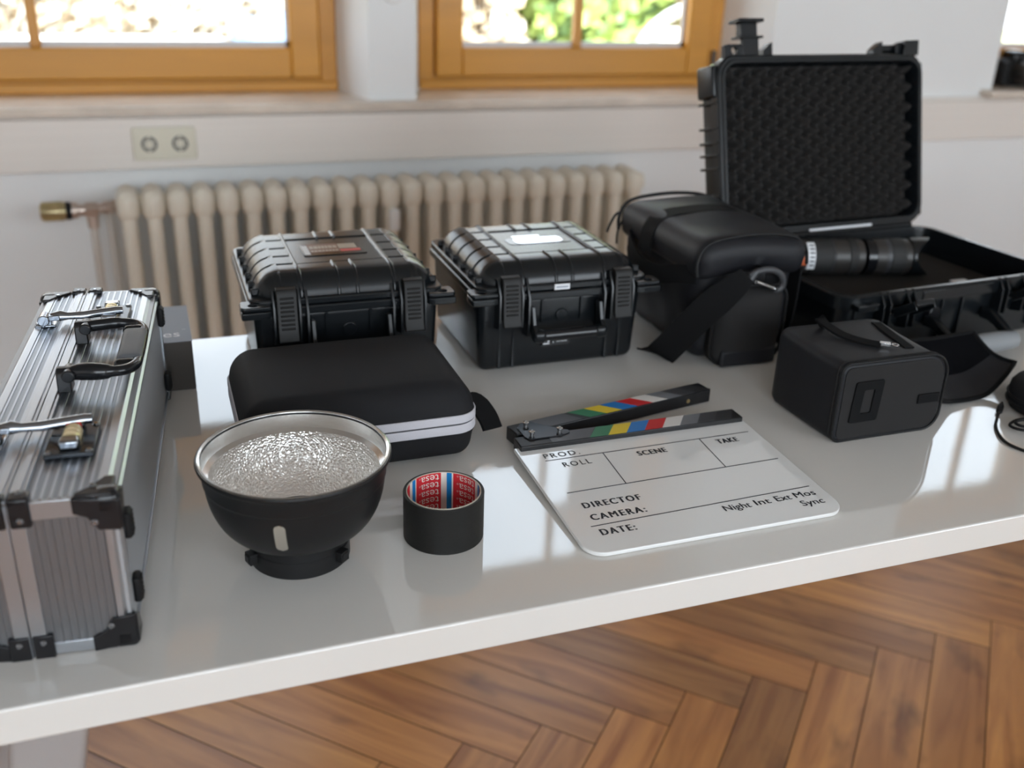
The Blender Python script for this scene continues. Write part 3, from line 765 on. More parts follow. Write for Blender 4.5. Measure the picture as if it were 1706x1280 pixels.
    # combination locks, mirrored about the handle
    for (ly0, ly1, sy) in ((0.068, 0.128, 1), (L - 0.068, L - 0.128, -1)):
        Y = lambda d: ly0 + sy * d
        p = MB(); ys = sorted((Y(0), Y(0.058)))
        p.box((-0.0635, ys[0], H - 0.0005), (-0.0245, ys[1], H + 0.0040))
        lk = obj('combination_lock', p, 'black_metal', shells['case_body'], bevel=0.0012)
        ys = sorted((Y(0.006), Y(0.018)))
        c = MB().box((-0.052, ys[0], H + 0.004), (-0.036, ys[1], H + 0.0125))
        ys = sorted((Y(0.046), Y(0.056))); c.box((-0.052, ys[0], H + 0.004), (-0.036, ys[1], H + 0.011))
        parts('catch', c, 'chrome', lk, bevel=0.002)
        d = MB()
        for i in range(3):
            y0 = Y(0.0185 + 0.0072 * i); y1 = Y(0.0185 + 0.0072 * i + 0.0062)
            ym = (y0 + y1) / 2
            d.lathe([(0.003, y0), (0.0068, y0), (0.0076, y0 * .7 + ym * .3), (0.0076, y1 * .7 + ym * .3), (0.0068, y1), (0.003, y1)], (-0.044, 0, H + 0.0065), 14, 'y')
        obj('number_dial', d, 'dials', lk, smooth=20)
        ys = sorted((Y(0.0405), Y(0.046))); obj('release_slider', MB().box((-0.050, ys[0], H + 0.004), (-0.038, ys[1], H + 0.0125)), 'red', lk, bevel=0.001)
        s = MB()
        for x in (-0.060, -0.028):
            for q in (0.004, 0.054): screw(s, (x, Y(q), H + 0.004), (0, 0, 1), 0.0034, 0.0016)
        parts('screw', s, 'chrome', lk)
        # hasp: base on the lid, lever lying over the seam onto the lock
        hb = MB(); ys = sorted((Y(0.020), Y(0.052)))
        hb.box((-0.121, ys[0], H - 0.0005), (-0.099, ys[1], H + 0.0022))
        hp = obj('hasp', hb, 'chrome', shells['case_lid'], bevel=0.001)
        yc = Y(0.046); k = MB()
        k.cyl((-0.111, yc - 0.008, H + 0.0075), (-0.111, yc + 0.008, H + 0.0075), 0.0062, seg=20)
        k.box((-0.117, yc - 0.005, H + 0.001), (-0.103, yc + 0.005, H + 0.008))
        k.box((-0.106, yc - 0.006, H + 0.0065), (-0.094, yc + 0.006, H + 0.0125))
        obj('hasp_hinge', k, 'chrome', hp, bevel=0.001)
        lv = MB().tube([(-0.104, yc, H + 0.0100), (-0.094, yc, H + 0.0105), (-0.086, yc, H + 0.0098), (-0.070, yc, H + 0.0098), (-0.036, yc, H + 0.0135), (-0.029, yc, H + 0.0135)], [0.0042, 0.0062, 0.0042, 0.0048, 0.0048, 0.0042], 12, sy=0.8)
        obj('lever', lv, 'chrome', hp, smooth=60)
        s = MB(); screw(s, (-0.117, Y(0.024), H + 0.0022), (0, 0, 1), 0.0036, 0.002); screw(s, (-0.117, Y(0.049), H + 0.0022), (0, 0, 1), 0.003, 0.002)
        parts('screw', s, 'chrome', hp)
alu_case()

# ================================================================== GREY BOX
def card_box():
    r = thing('cardboard_box', 'small grey cardboard box behind the far end of the aluminium case', 'box', (-0.03, 1.32, TZ))
    obj('carton', MB().box((-0.085, 1.254, TZ), (0.0255, 1.392, 0.8075)), 'box_side', r, world=True, bevel=0.0012)
    sl = MB(); t = 0.0006
    sl.box((-0.0856, 1.2534, 0.8075), (0.0261, 1.3926, 0.8081))
    obj('printed_sleeve', sl, 'box_top', r, world=True)
    tx = text_mb('es', 0.04, 0.0, mi=0, width=0.0205, height=0.0135)
    obj('lettering', tx.xf(Matrix.Translation((-0.0085, 1.272, 0.80825))), 'paper', r, world=True, smooth=0)
    obj('lettering', text_mb('™', 0.02, width=0.0042, height=0.0030).xf(Matrix.Translation((0.0155, 1.295, 0.80825))), 'paper', r, world=True, smooth=0)
    ln = MB()
    rnd = random.Random(3); x = -0.0085
    while x < 0.011:
        w = rnd.uniform(0.0008, 0.002); ln.box((x, 1.2635, 0.8081), (x + w, 1.2655, 0.80818)); x += w + 0.0006
    obj('small_print', ln, 'box_top', r, world=True)
card_box()

# ================================================================== SOFT HARD-SHELL CASE
def soft_case():
    r = thing('zipped_case', 'black soft-shell case with a pale zip band, behind the reflector bowl', 'case', (0.192, 1.068, TZ))
    x0, x1, y0, y1 = 0.060, 0.3225, 0.967, 1.168
    def crown(p, n):
        if p.z > 0.82:
            u = (p.x - (x0 + x1) / 2) / 0.13; v = (p.y - (y0 + y1) / 2) / 0.1
            p = Vector((p.x, p.y, p.z + 0.004 * max(0, 1 - u * u) * max(0, 1 - v * v)))
        return p
    def draft(zr, s):
        def f(p, n):
            k = (p.z - zr) / 0.05 * s
            return Vector((p.x - (p.x - 0.191) * k * 0.05, p.y - (p.y - 1.0675) * k * 0.06, p.z))
        return f
    def top(p, n): return draft(0.79, 1)(crown(p, n), n)
    def bot(p, n): return draft(0.785, -1)(p, n)
    up = MB().rbox((x0, y0, 0.7705), (x1, y1, 0.832), 0.027, (10, 8, 2), 7, fn=top)
    up2 = MB(); 
    obj('upper_shell', _clip(up, 0.7985, True), 'fabric', r, world=True, smooth=60)
    lo = MB().rbox((x0 + 0.002, y0 + 0.002, TZ), (x1 - 0.002, y1 - 0.002, 0.80), 0.018, (8, 8, 2), 5, fn=bot)
    obj('lower_shell', _clip(lo, 0.7755, False), 'fabric', r, world=True, smooth=60)
    def band(z0, z1, e, rr):
        p = rrect(x0 + e, y0 + e, x1 - e, y1 - e, rr, 8); return MB().prism(p, z0, z1)
    parts('zip_tape', band(0.7756, 0.7868, -0.0012, 0.029).merge(band(0.7882, 0.7984, -0.0012, 0.029)), 'zip', r, world=True, bevel=0.0012)
    obj('zip_teeth', band(0.7860, 0.7890, -0.0004, 0.029), 'zip_teeth', r, world=True)
    obj('zip_slider', MB().box((0.3225, 1.012, 0.7835), (0.3275, 1.028, 0.7915)), 'chrome', r, world=True, bevel=0.001)
    pts = smooth_path([(0.3262, 1.022, 0.7875), (0.336, 1.024, 0.784), (0.346, 1.014, 0.770), (0.350, 1.004, 0.757)], 6)
    obj('pull_tab', MB().ribbon(pts, [0.018 + 0.016 * min(1, i / 8) for i in range(len(pts))], (0.66, 0.68, 0.1), 0.0035), 'webbing', r, world=True)
def _clip(mb, z, keep_above):
    """flatten everything beyond z so that a shell ends in a clean plane"""
    mb.v = [(v[0], v[1], max(v[2], z) if keep_above else min(v[2], z)) for v in mb.v]; return mb
soft_case()

# ================================================================== REFLECTOR
def reflector():
    r = thing('reflector_bowl', 'black reflector bowl with hammered silver inside, upright near the table front', 'reflector', (0.097, 0.834, TZ))
    outer = [(0.0475, 0.0), (0.0475, 0.016), (0.0462, 0.0175), (0.0462, 0.027), (0.0448, 0.0285), (0.0448, 0.034)]
    def bowl_r(z):  # z from .034 to .088
        u = (z - 0.030) / (0.092 - 0.030)
        return 0.0448 + (0.0832 - 0.0448) * math.sin(math.acos(max(-1, min(1, 1 - u)))) ** 0.92
    def br(z): return bowl_r(z)
    zs = [0.036 + 0.050 * i / 16 for i in range(17)]
    outer += [(br(z), z) for z in zs] + [(0.0835, 0.0875), (0.0842, 0.0885), (0.0848, 0.100), (0.0868, 0.1045)]
    obj('housing', MB().lathe(outer + [(0.0862, 0.1050)], seg=96), 'refl_out', r, smooth=30)
    bead = [(0.0868 + 0.0026 * math.cos(a), 0.1075 + 0.0030 * math.sin(a)) for a in [2 * PI * i / 16 for i in range(16)]]
    obj('rim_bead', MB().lathe(bead, seg=96, closed=True), 'refl_out', r, smooth=60)
    inner = [(0.0885, 0.1098), (0.0866, 0.1108), (0.0848, 0.1098), (0.0842, 0.107), (0.0835, 0.0935), (0.0785, 0.0905)]
    obj('polished_lip', MB().lathe(inner, seg=96), 'refl_rim', r, smooth=35)
    bowl = []
    for i in range(25):
        a = PI / 2 * i / 24; bowl.append((0.0785 * math.cos(a * 0.80), 0.0905 - 0.0675 * math.sin(a * 0.80) / math.sin(PI / 2 * 0.8)))
    obj('hammered_bowl', MB().lathe(bowl, seg=96), 'hammered', r, smooth=60)
    obj('mount_tube', MB().lathe([(0.0243, 0.0230), (0.030, 0.020), (0.040, 0.004), (0.040, 0.0)], seg=64), 'refl_out', r)
    for a in (200, 312, 76):
        m = Matrix.Rotation(R_(a), 4, 'Z')
        b = MB().box((0.0462, -0.0055, 0.0075), (0.0545, 0.0055, 0.0185), mtx=m); b.box((0.0545, -0.0040, 0.009), (0.0555, 0.0040, 0.017), mtx=m)
        obj('bayonet_lug', b, 'refl_out', r, bevel=0.001)
    st = MB(); poly = rrect(-0.0052, 0.049, 0.0052, 0.0805, 0.0050, 8); vs = []
    a0 = R_(-108.5)
    for k in range(2):
        pass
    # a strip of quads following the bowl
    n = 22; rows = []
    for i in range(n + 1):
        z = 0.049 + (0.0805 - 0.049) * i / n; d = min(z - 0.049, 0.0805 - z); hw = 0.0052 if d > 0.005 else math.sqrt(max(0, 0.0052 ** 2 - (0.0052 - d) ** 2)) + 1e-4
        rows.append((z, hw))
    for z, hw in rows:
        for s_ in (-1, -0.5, 0, 0.5, 1):
            rr = br(z) + 0.0005; a = a0 + s_ * hw / rr; st.v.append((rr * math.cos(a), rr * math.sin(a), z))
    for i in range(n):
        for j in range(4): st.f.append((i * 5 + j, i * 5 + j + 1, (i + 1) * 5 + j + 1, (i + 1) * 5 + j)); st.m.append(0)
    obj('mirror_sticker', st, 'mirror', r, smooth=60)
reflector()

# ================================================================== TAPE ROLL
def tape_roll():
    c = (0.2385, 0.826, TZ)
    r = thing('tape_roll', 'roll of black cloth tape with a red and white printed core, right of the reflector', 'tape', c)
    ro, ri, rc, h = 0.0402, 0.0372, 0.0362, 0.0495
    obj('cloth_tape', MB().lathe([(ri, 0.0), (ro, 0.0), (ro, h), (ri, h)], seg=96, closed=True), 'cloth_tape', r, smooth=30, bevel=0.0005)
    obj('core', MB().lathe([(rc, 0.0003), (ri - 0.0001, 0.0003), (ri - 0.0001, h + 0.0006), (rc, h + 0.0006)], seg=96, closed=True), 'core', r, smooth=30)
    # printed lining, patch by patch; angle 0 points away from the camera, positive to the image right
    away = math.atan2(c[1], c[0])
    def patch(a0, a1, mi, mb, rr):
        n = max(1, int(abs(a1 - a0) / 3)); b = len(mb.v)
        for i in range(n + 1):
            a = away - R_(a0 + (a1 - a0) * i / n)
            for z in (0.0006, h): mb.v.append((rr * math.cos(a), rr * math.sin(a), z))
        for i in range(n): mb.f.append((b + 2 * i, b + 2 * i + 2, b + 2 * i + 3, b + 2 * i + 1)); mb.m.append(mi)
    li = MB(); patch(-180, 180, 0, li, rc - 0.0002)
    for k in range(-2, 3):
        o = 66.0 * k
        patch(o + 4.8, o + 13.0, 2, li, rc - 0.0004); patch(o + 15.6, o + 61.4, 1, li, rc - 0.0004)
    ln = obj('printed_lining', li, ['core_white', 'core_red', 'core_blue'], r, smooth=60)
    # lettering: reads upside down, running right to left seen from the camera
    base = text_mb('tesa', 0.01, 0.0, width=0.0205, height=0.0066); dot = text_mb('®', 0.01, width=0.0021, height=0.0021)
    full = MB().merge(base).merge(dot, Matrix.Translation((0.0212, 0.0002, 0)))
    full = _subdivide(full)
    for k in (-1, 0):
        a_right = 66.0 * k + 58.5
        tm = MB()
        for row in range(6):
            zb = h - 0.0016 - row * 0.0086
            for_v = []
            for v in full.v:
                a = away - R_(a_right - math.degrees(v[0] / rc)); z = zb - 0.0002 - (0.0066 - v[1]) * 0 - 0 + 0
                z = zb - v[1]
                for_v.append(((rc - 0.0006) * math.cos(a), (rc - 0.0006) * math.sin(a), max(0.0004, z)))
            tm.add(for_v, [f[::-1] for f in full.f], 0)
        # baseline on top: the word hangs upside down
        obj('lettering', tm, 'core_white', ln, smooth=0)
def _subdivide(mb):
    bm = bmesh.new(); vs = [bm.verts.new(v) for v in mb.v]
    for f in mb.f:
        try: bm.faces.new([vs[i] for i in f])
        except ValueError: pass
    bm.verts.index_update()
    out = MB(); out.v = [tuple(v.co) for v in bm.verts]; out.f = [tuple(v.index for v in f.verts) for f in bm.faces]; out.m = [0] * len(out.f); bm.free(); return out
tape_roll()

# ================================================================== CLAPPERBOARD
def clapper():
    r = thing('clapperboard', 'white clapperboard with coloured clap sticks lying open on the table', 'clapperboard', (0.51, 0.85, TZ))
    bx0, bx1, by0, by1 = 0.3600, 0.6615, 0.7385, 0.957
    zb, zt = 0.7405, 0.7450
    TILT = Matrix.Translation((0, by0, zt)) @ Matrix.Rotation(R_(2.0), 4, 'X') @ Matrix.Translation((0, -by0, -zt))
    obj('board', MB().prism(rrect(bx0, by0, bx1, by1, 0.022, 8, (1, 0, 0, 1)), zb, zt).xf(TILT), 'acrylic', r, world=True, bevel=0.0008)
    ln = MB(); z0, z1 = zt + 0.0001, zt + 0.0003
    def line(ax, ay, bx_, by_, w=0.0011):
        a = Vector((ax, ay)); b = Vector((bx_, by_)); d = (b - a).normalized(); n = Vector((-d.y, d.x)) * w / 2
        ln.prism([tuple(a - n), tuple(b - n), tuple(b + n), tuple(a + n)], z0, z1)
    line(0.385, 0.9205, 0.651, 0.9225); line(0.383, 0.8505, 0.650, 0.8555); line(0.382, 0.7845, 0.649, 0.7925)
    line(0.4565, 0.921, 0.4535, 0.8518); line(0.583, 0.922, 0.580, 0.8542)
    ln.xf(TILT); obj('ruled_lines', ln, 'ink', r, world=True, smooth=0)
    def put(s, x0, x1, y, h, bold=0.0006, name='lettering', sp=1.0):
        g = text_mb(s, 0.0125, 0.0, sp, width=x1 - x0 - 2 * bold, height=h); t = MB()
        for dx, dy in ((0, 0), (2 * bold, 0), (bold, 0)): t.merge(g, Matrix.Translation((dx, dy, 0)))
        t.xf(TILT @ Matrix.Translation((x0, y, zt + 0.0003)))
        obj(name, t, 'ink', r, world=True, smooth=0)
    ch = 0.0098
    put('PROD.', 0.3868, 0.4305, 0.9255, ch, 0.0001, sp=1.25); put('ROLL', 0.4015, 0.4355, 0.9025, ch, 0.0001, sp=1.3)
    put('SCENE', 0.4945, 0.532, 0.9035, ch, sp=1.15); put('TAKE', 0.600, 0.6285, 0.9045, ch, sp=1.15)
    put('DIRECTOF', 0.389, 0.4565, 0.8175, 0.0105, sp=1.3); put('CAMERA:', 0.388, 0.4515, 0.7945, 0.0105, sp=1.3)
    put('DATE:', 0.387, 0.4265, 0.767, 0.0105, sp=1.3)
    put('Night', 0.532, 0.5645, 0.7725, 0.0098, 0.0002); put('Int', 0.5705, 0.5895, 0.7735, 0.0098, 0.0002)
    put('Ext', 0.5965, 0.616, 0.7742, 0.0098, 0.0002); put('Mos', 0.621, 0.647, 0.7750, 0.0098, 0.0002); put('Sync', 0.619, 0.647, 0.7585, 0.0098, 0.0002)
    STR = ['st_green', 'st_yellow', 'st_blue', 'st_red', 'st_white', 'st_grey', 'st_dark', 'st_darker']
    # lower stick
    sx0, sx1, sy0, sy1, sz0, sz1 = 0.3655, 0.6585, 0.9475, 0.9730, 0.7402, 0.7585
    obj('lower_stick', MB().box((sx0, sy0, sz0), (sx1, sy1, sz1)), 'stick', r, world=True, bevel=0.0012)
    st = MB(); z = sz1 + 0.0001
    st.prism([(0.405, sy0 + .001), (0.4515, sy0 + .001), (0.4685, sy1 - .001), (0.405, sy1 - .001)], z, z + 0.0002, mi=0)
    for i in range(8):
        a = 0.4520 + 0.0238 * i; b = a + 0.0238
        st.prism([(a, sy0 + .001), (b, sy0 + .001), (b + 0.0175, sy1 - .001) if b + 0.0175 < sx1 - .001 else (sx1 - .001, sy1 - .001), (a + 0.0175, sy1 - .001)], z, z + 0.0002, mi=i + 1)
    obj('colour_stripes', st, ['st_dark'] + STR, r, world=True, smooth=0)
    # upper stick, opened about the pivot
    P = Vector((0.3885, 0.9945)); ang = R_(10.6); Rm = Matrix.Translation((P.x, P.y, 0)) @ Matrix.Rotation(ang, 4, 'Z')
    ly0, ly1 = -0.0120, 0.0135; lx0, lx1 = -0.019, 0.2765
    obj('upper_stick', MB().box((lx0, ly0, sz0 + 0.0008), (lx1, ly1, sz1), mtx=Rm), 'stick', r, world=True, bevel=0.0012)
    st = MB()
    st.prism([(0.012, ly0 + .001), (0.0745, ly0 + .001), (0.0600, ly1 - .001), (0.012, ly1 - .001)], z, z + 0.0002, mi=0, mtx=Rm)
    for i in range(8):
        a = 0.0855 + 0.0240 * i; b = a + 0.0240; d = -0.0185
        pp = [(a, ly0 + .001), (b, ly0 + .001), (b + d, ly1 - .001), (a + d, ly1 - .001)]
        st.prism(pp, z, z + 0.0002, mi=i + 1, mtx=Rm)
    obj('colour_stripes', st, ['st_dark'] + STR, r, world=True, smooth=0)
    obj('magnet', MB().cyl((0.2375, ly0 + 0.0005, 0.7485), (0.2375, ly0 - 0.0006, 0.7485), 0.0030, seg=16, mtx=None) if False else _mx(MB().cyl((0.2395, ly0 + 0.001, 0.7490), (0.2395, ly0 - 0.0006, 0.7490), 0.0028, seg=16), Rm), 'gold', r, world=True)
    # pivot plate with three screws
    hull = [(0.3805, 0.9600), (0.4200, 0.9605), (0.4330, 0.9650), (0.4345, 0.9720), (0.4250, 0.9790), (0.3960, 1.0055), (0.3830, 1.0020), (0.3765, 0.9930), (0.3770, 0.9680)]
    pl = MB().prism(hull, sz1 + 0.0003, sz1 + 0.0016)
    po = obj('pivot_plate', pl, 'black_metal', r, world=True, bevel=0.0010)
    for x, y in ((0.3885, 0.9945), (0.3870, 0.9700), (0.4220, 0.9700)):
        sc = MB().lathe([(0.0, 0.0), (0.0023, 0.0), (0.0023, 0.0024), (0.0038, 0.0040), (0.0038, 0.0056), (0.0018, 0.0062), (0.0016, 0.0046), (0.0, 0.0046)], (x, y, sz1 + 0.0014), 20)
        parts('screw', sc, 'steel', po, world=True)
def _mx(mb, m): return mb.xf(m)
clapper()

# ================================================================== BLACK HARD CASES
def hole_plate(mb, x0, y0, x1, y1, z0, z1, hx, hy, hr, seg=24):
    out = []
    for i in range(seg):
        a = 2 * PI * (i + .5) / seg; c, s = math.cos(a), math.sin(a)
        k = min((x1 - hx if c > 0 else hx - x0) / max(abs(c), 1e-6), (y1 - hy if s > 0 else hy - y0) / max(abs(s), 1e-6))
        out.append((hx + c * k, hy + s * k))
    inn = [(hx + hr * math.cos(2 * PI * (i + .5) / seg), hy + hr * math.sin(2 * PI * (i + .5) / seg)) for i in range(seg)]
    vs = [(p[0], p[1], z) for z in (z0, z1) for p in out] + [(p[0], p[1], z) for z in (z0, z1) for p in inn]; n = seg; fs = []
    for i in range(n):
        j = (i + 1) % n
        fs += [(i, j, n + j, n + i), (2 * n + j, 2 * n + i, 3 * n + i, 3 * n + j), (n + i, n + j, 3 * n + j, 3 * n + i), (j, i, 2 * n + i, 2 * n + j)]
    return mb.add(vs, fs)
def hard_case(loc, label, variant):
    r = thing('hard_case', label, 'case', loc, 0.0)
    # tub
    def taper(p, n):
        k = (0.112 - p.z) / 0.112
        return Vector((p.x * (1 - 0.035 * k), 0.128 + (p.y - 0.128) * (1 - 0.045 * k), p.z))
    tub = MB().rbox((-0.1215, 0.012, 0.0), (0.1215, 0.246, 0.113), 0.014, (2, 2, 2), 4, fn=taper)
    body = obj('tub', tub, 'abs', r, smooth=50)
    ribs = MB()
    for x in (-0.090, -0.070, 0.070, 0.090):
        ribs.box((x - 0.0016, 0.0135, 0.006), (x + 0.0016, 0.024, 0.108), mtx=Matrix.Shear('XZ', 4, (0, -0.04)) if False else None)
    for x in (-0.030, 0.028): ribs.box((x - 0.0016, 0.0095, 0.070), (x + 0.0016, 0.020, 0.106))
    for y in (0.06, 0.2):
        pass
    parts('stiffening_rib', ribs, 'abs', body)
    # flange of the tub and of the lid
    fl = MB().prism(rrect(-0.1275, 0.0, 0.1275, 0.256, 0.018, 6), 0.1065, 0.1178)
    fo = obj('flange', fl, 'abs', body, bevel=0.002)
    # lid: pillow shape with grooves and raised ribs
    H = 0.1555; gy = [0.062, 0.098, 0.136, 0.176]; rx = [-0.087, -0.0605, 0.0605, 0.087]; sxr = [-0.0125, 0.0115]
    def disp(p, n):
        d = 0.0
        for i, g in enumerate(gy):
            if i in (1, 2) and abs(p.x) < 0.059: continue
            dd = abs(p.y - g)
            if dd < 0.0034: d -= 0.0036 * (1 - (dd / 0.0034) ** 2)
        for x in rx:
            dd = abs(p.x - x)
            if dd < 0.0030 and p.y < 0.235: d = max(d, 0) + 0.0026 * (1 - (dd / 0.0030) ** 3)
        if p.y < gy[0] or p.y > gy[3]:
            for x in sxr:
                dd = abs(p.x - x)
                if dd < 0.0026: d = max(d, 0) + 0.0022 * (1 - (dd / 0.0026) ** 3)
        if abs(p.x) < 0.058 and gy[0] < p.y < gy[3] and n.z > 0.8: d -= 0.0012
        return p + n * d
    xc = sorted(set([q + dx for q in rx for dx in (-0.0032, -0.003, -0.0018, 0, 0.0018, 0.003, 0.0032)] + [q + dx for q in sxr for dx in (-0.0028, -0.0026, -0.0014, 0, 0.0014, 0.0026, 0.0028)] + [-0.0575, 0.0575, -0.059, 0.059, -0.045, -0.03, 0.03, 0.045, -0.1, 0.1]))
    yc = sorted(set([q + dy for q in gy for dy in (-0.0036, -0.0034, -0.0024, -0.0012, 0, 0.0012, 0.0024, 0.0034, 0.0036)] + [0.05, 0.08, 0.117, 0.156, 0.19, 0.205]))
    lid = MB().rbox((-0.1175, 0.008, 0.075), (0.1175, 0.236, H), 0.033, (1, 1, 2), 9, fn=disp, coords=(xc, yc, None))
    lid = _clip(lid, 0.1185, True)
    lo = obj('lid', lid, 'abs', r, smooth=70)
    lf = MB().prism(rrect(-0.1255, 0.002, 0.1255, 0.254, 0.017, 6), 0.1184, 0.1275)
    # gusset teeth between flange and pillows along both short sides
    for y in [0.03] + gy + [0.215]:
        for s in (-1, 1): lf.prism([(y - 0.003, 0.127), (y + 0.003, 0.127), (y + 0.002, 0.136), (y - 0.002, 0.136)], *sorted((s * 0.108, s * 0.1215)), 'x')
    obj('lid_flange', lf, 'abs', lo, bevel=0.0018)
    # fins beside the latches and the handle
    fins = MB()
    for x in (-0.0975, -0.0655, 0.0655, 0.0975):
        fins.prism([(-0.0085, 0.072), (0.016, 0.066), (0.016, 0.136), (0.004, 0.140), (-0.0085, 0.118)], x - 0.0017, x + 0.0017, 'x')
    for x in (-0.0555, 0.0555):
        fins.prism([(-0.0075, 0.058), (0.016, 0.054), (0.016, 0.132), (0.008, 0.137), (-0.0075, 0.112)], x - 0.0018, x + 0.0018, 'x')
    parts('latch_fin', fins, 'abs', body, bevel=0.0006)
    for x in (-0.0815, 0.0815):
        lt = MB(); prof = [(0.006, 0.1435), (-0.0040, 0.1425), (-0.0072, 0.137), (-0.0125, 0.086), (-0.0165, 0.0765), (-0.0130, 0.0755), (-0.006, 0.084), (0.006, 0.09)]
        lt.prism(prof, x - 0.0128, x + 0.0128, 'x')
        la = obj('latch', lt, 'latch_black', r, bevel=0.0010)
        g = MB()
        for i in range(8):
            zz = 0.132 - i * 0.0056; yy = -0.0072 - (0.137 - zz) / 0.051 * 0.0053
            g.box((x - 0.0085, yy - 0.0010, zz - 0.0014), (x + 0.0085, yy + 0.002, zz + 0.0014))
        obj('latch_ridge', g, 'latch_black', la, bevel=0.0004)
    for s in (-1, 1):
        lg = MB(); xa, xb = sorted((s * 0.101, s * 0.138))
        hole_plate(lg, xa, -0.013, xb, 0.018, 0.1085, 0.1180, s * 0.122, -0.001, 0.0058)
        hole_plate(lg, xa, -0.011, xb, 0.018, 0.1183, 0.1240, s * 0.122, -0.001, 0.0058)
        parts('padlock_eye', lg, 'abs', body, bevel=0.0015)
    # carrying handle hanging down in front
    hd = MB()
    for s in (-1, 1): hd.prism([(0.006, 0.098), (-0.006, 0.100), (-0.014, 0.076), (-0.026, 0.068), (-0.026, 0.056), (-0.012, 0.055), (-0.002, 0.066)], *sorted((s * 0.0465, s * 0.0525)), 'x')
    for s in (-1, 1): hd.rbox((min(s * 0.036, s * 0.054), -0.0285, 0.0535), (max(s * 0.036, s * 0.054), -0.0085, 0.0705), 0.006, (1, 1, 1), 3)
    ho = obj('handle', MB().cyl((-0.038, -0.0185, 0.062), (0.038, -0.0185, 0.062), 0.0078, seg=24), 'abs_gloss', r)
    parts('handle_arm', hd, 'abs', ho, bevel=0.0012)
    obj('purge_valve', MB().cyl((0.0, 0.0165, 0.078), (0.0, 0.0105, 0.078), 0.010, 0.009, 28), 'abs', body, bevel=0.001)
    zl = H - 0.0012
    if variant == 'label':
        pl = MB().prism(rrect(-0.043, 0.092, 0.043, 0.148, 0.004, 4), zl - 0.0002, zl + 0.0012)
        p = obj('label_plate', pl, 'abs_gloss', lo, bevel=0.0006)
        z = zl + 0.0013
        def bar(x0, y0, x1, y1, m): parts('label_print', MB().box((x0, y0, z), (x1, y1, z + 0.0002)), m, p)
        bar(-0.041, 0.097, -0.0335, 0.139, 'paper'); bar(-0.033, 0.104, 0.008, 0.143, 'brown_label')
        bar(0.0085, 0.104, 0.036, 0.1145, 'red_label'); bar(0.0085, 0.118, 0.033, 0.140, 'tan_label')
        t = text_mb('BILORA', 0.01, 0.0003, width=0.036, height=0.006) if False else MB()
        pr = MB(); rnd = random.Random(11); x = -0.031
        while x < 0.006:
            w = rnd.uniform(0.0025, 0.0045); pr.box((x, 0.108, z + 0.0002), (x + w, 0.1135, z + 0.0003)); x += w + 0.0012
        x = -0.031
        while x < 0.004:
            w = rnd.uniform(0.003, 0.006); pr.box((x, 0.122, z + 0.0002), (x + w, 0.134, z + 0.0003)); x += w + 0.001
        parts('label_print', pr, 'tan_label', p)
    else:
        pl = MB().prism(rrect(-0.046, 0.104, 0.050, 0.136, 0.008, 5), zl - 0.0002, zl + 0.0006)
        p = obj('label_plate', pl, 'abs_gloss', lo, bevel=0.0004)
        obj('foil_label', MB().prism(rrect(-0.034, 0.1065, 0.038, 0.133, 0.007, 5), zl + 0.0007, zl + 0.0012), 'glossy_label', p)
        obj('foil_label', MB().prism(rrect(-0.030, 0.1395, 0.012, 0.1465, 0.002, 4), zl, zl + 0.0006), 'glossy_label', lo)
        obj('sticker', MB().box((-0.0175, 0.0005, 0.1192), (0.0045, 0.0019, 0.1268)), 'paper', lo)
        pr = MB(); pr.box((-0.015, 0.0001, 0.1218), (0.002, 0.0005, 0.1240)); obj('sticker_print', pr, 'box_top', lo)
        # small pictogram and lines of print on the tub
        tl = MB(); y = 0.0132
        tl.box((-0.0280, y - 0.0006, 0.0335), (0.0140, y + 0.003, 0.0490)); tg = obj('tub_label', tl, 'abs_gloss', body)
        pm = MB(); yy = y - 0.0009
        for (x0, z0, x1, z1) in ((-0.0255, 0.036, -0.0165, 0.0375), (-0.0255, 0.0392, -0.0225, 0.0425), (-0.0195, 0.0392, -0.0165, 0.0425), (-0.0255, 0.0435, -0.0165, 0.0450), (-0.0225, 0.0455, -0.0195, 0.0470),
                                 (-0.0115, 0.0440, -0.0100, 0.0455), (-0.0115, 0.0375, -0.0100, 0.0390), (-0.0060, 0.0440, 0.0060, 0.0447), (-0.0060, 0.0420, 0.0090, 0.0427), (-0.0060, 0.0385, 0.0100, 0.0391)):
            pm.box((x0, yy, z0), (x1, yy + 0.0003, z1))
        parts('tub_label_print', pm, 'paper', tg)
    return r
hard_case((0.2235, 1.209, TZ), 'black hard case with a brown and red label plate, behind the zipped case', 'label')
hard_case((0.515, 1.187, TZ), 'black hard case with a foil label on its lid and its handle hanging in front', 'foil')

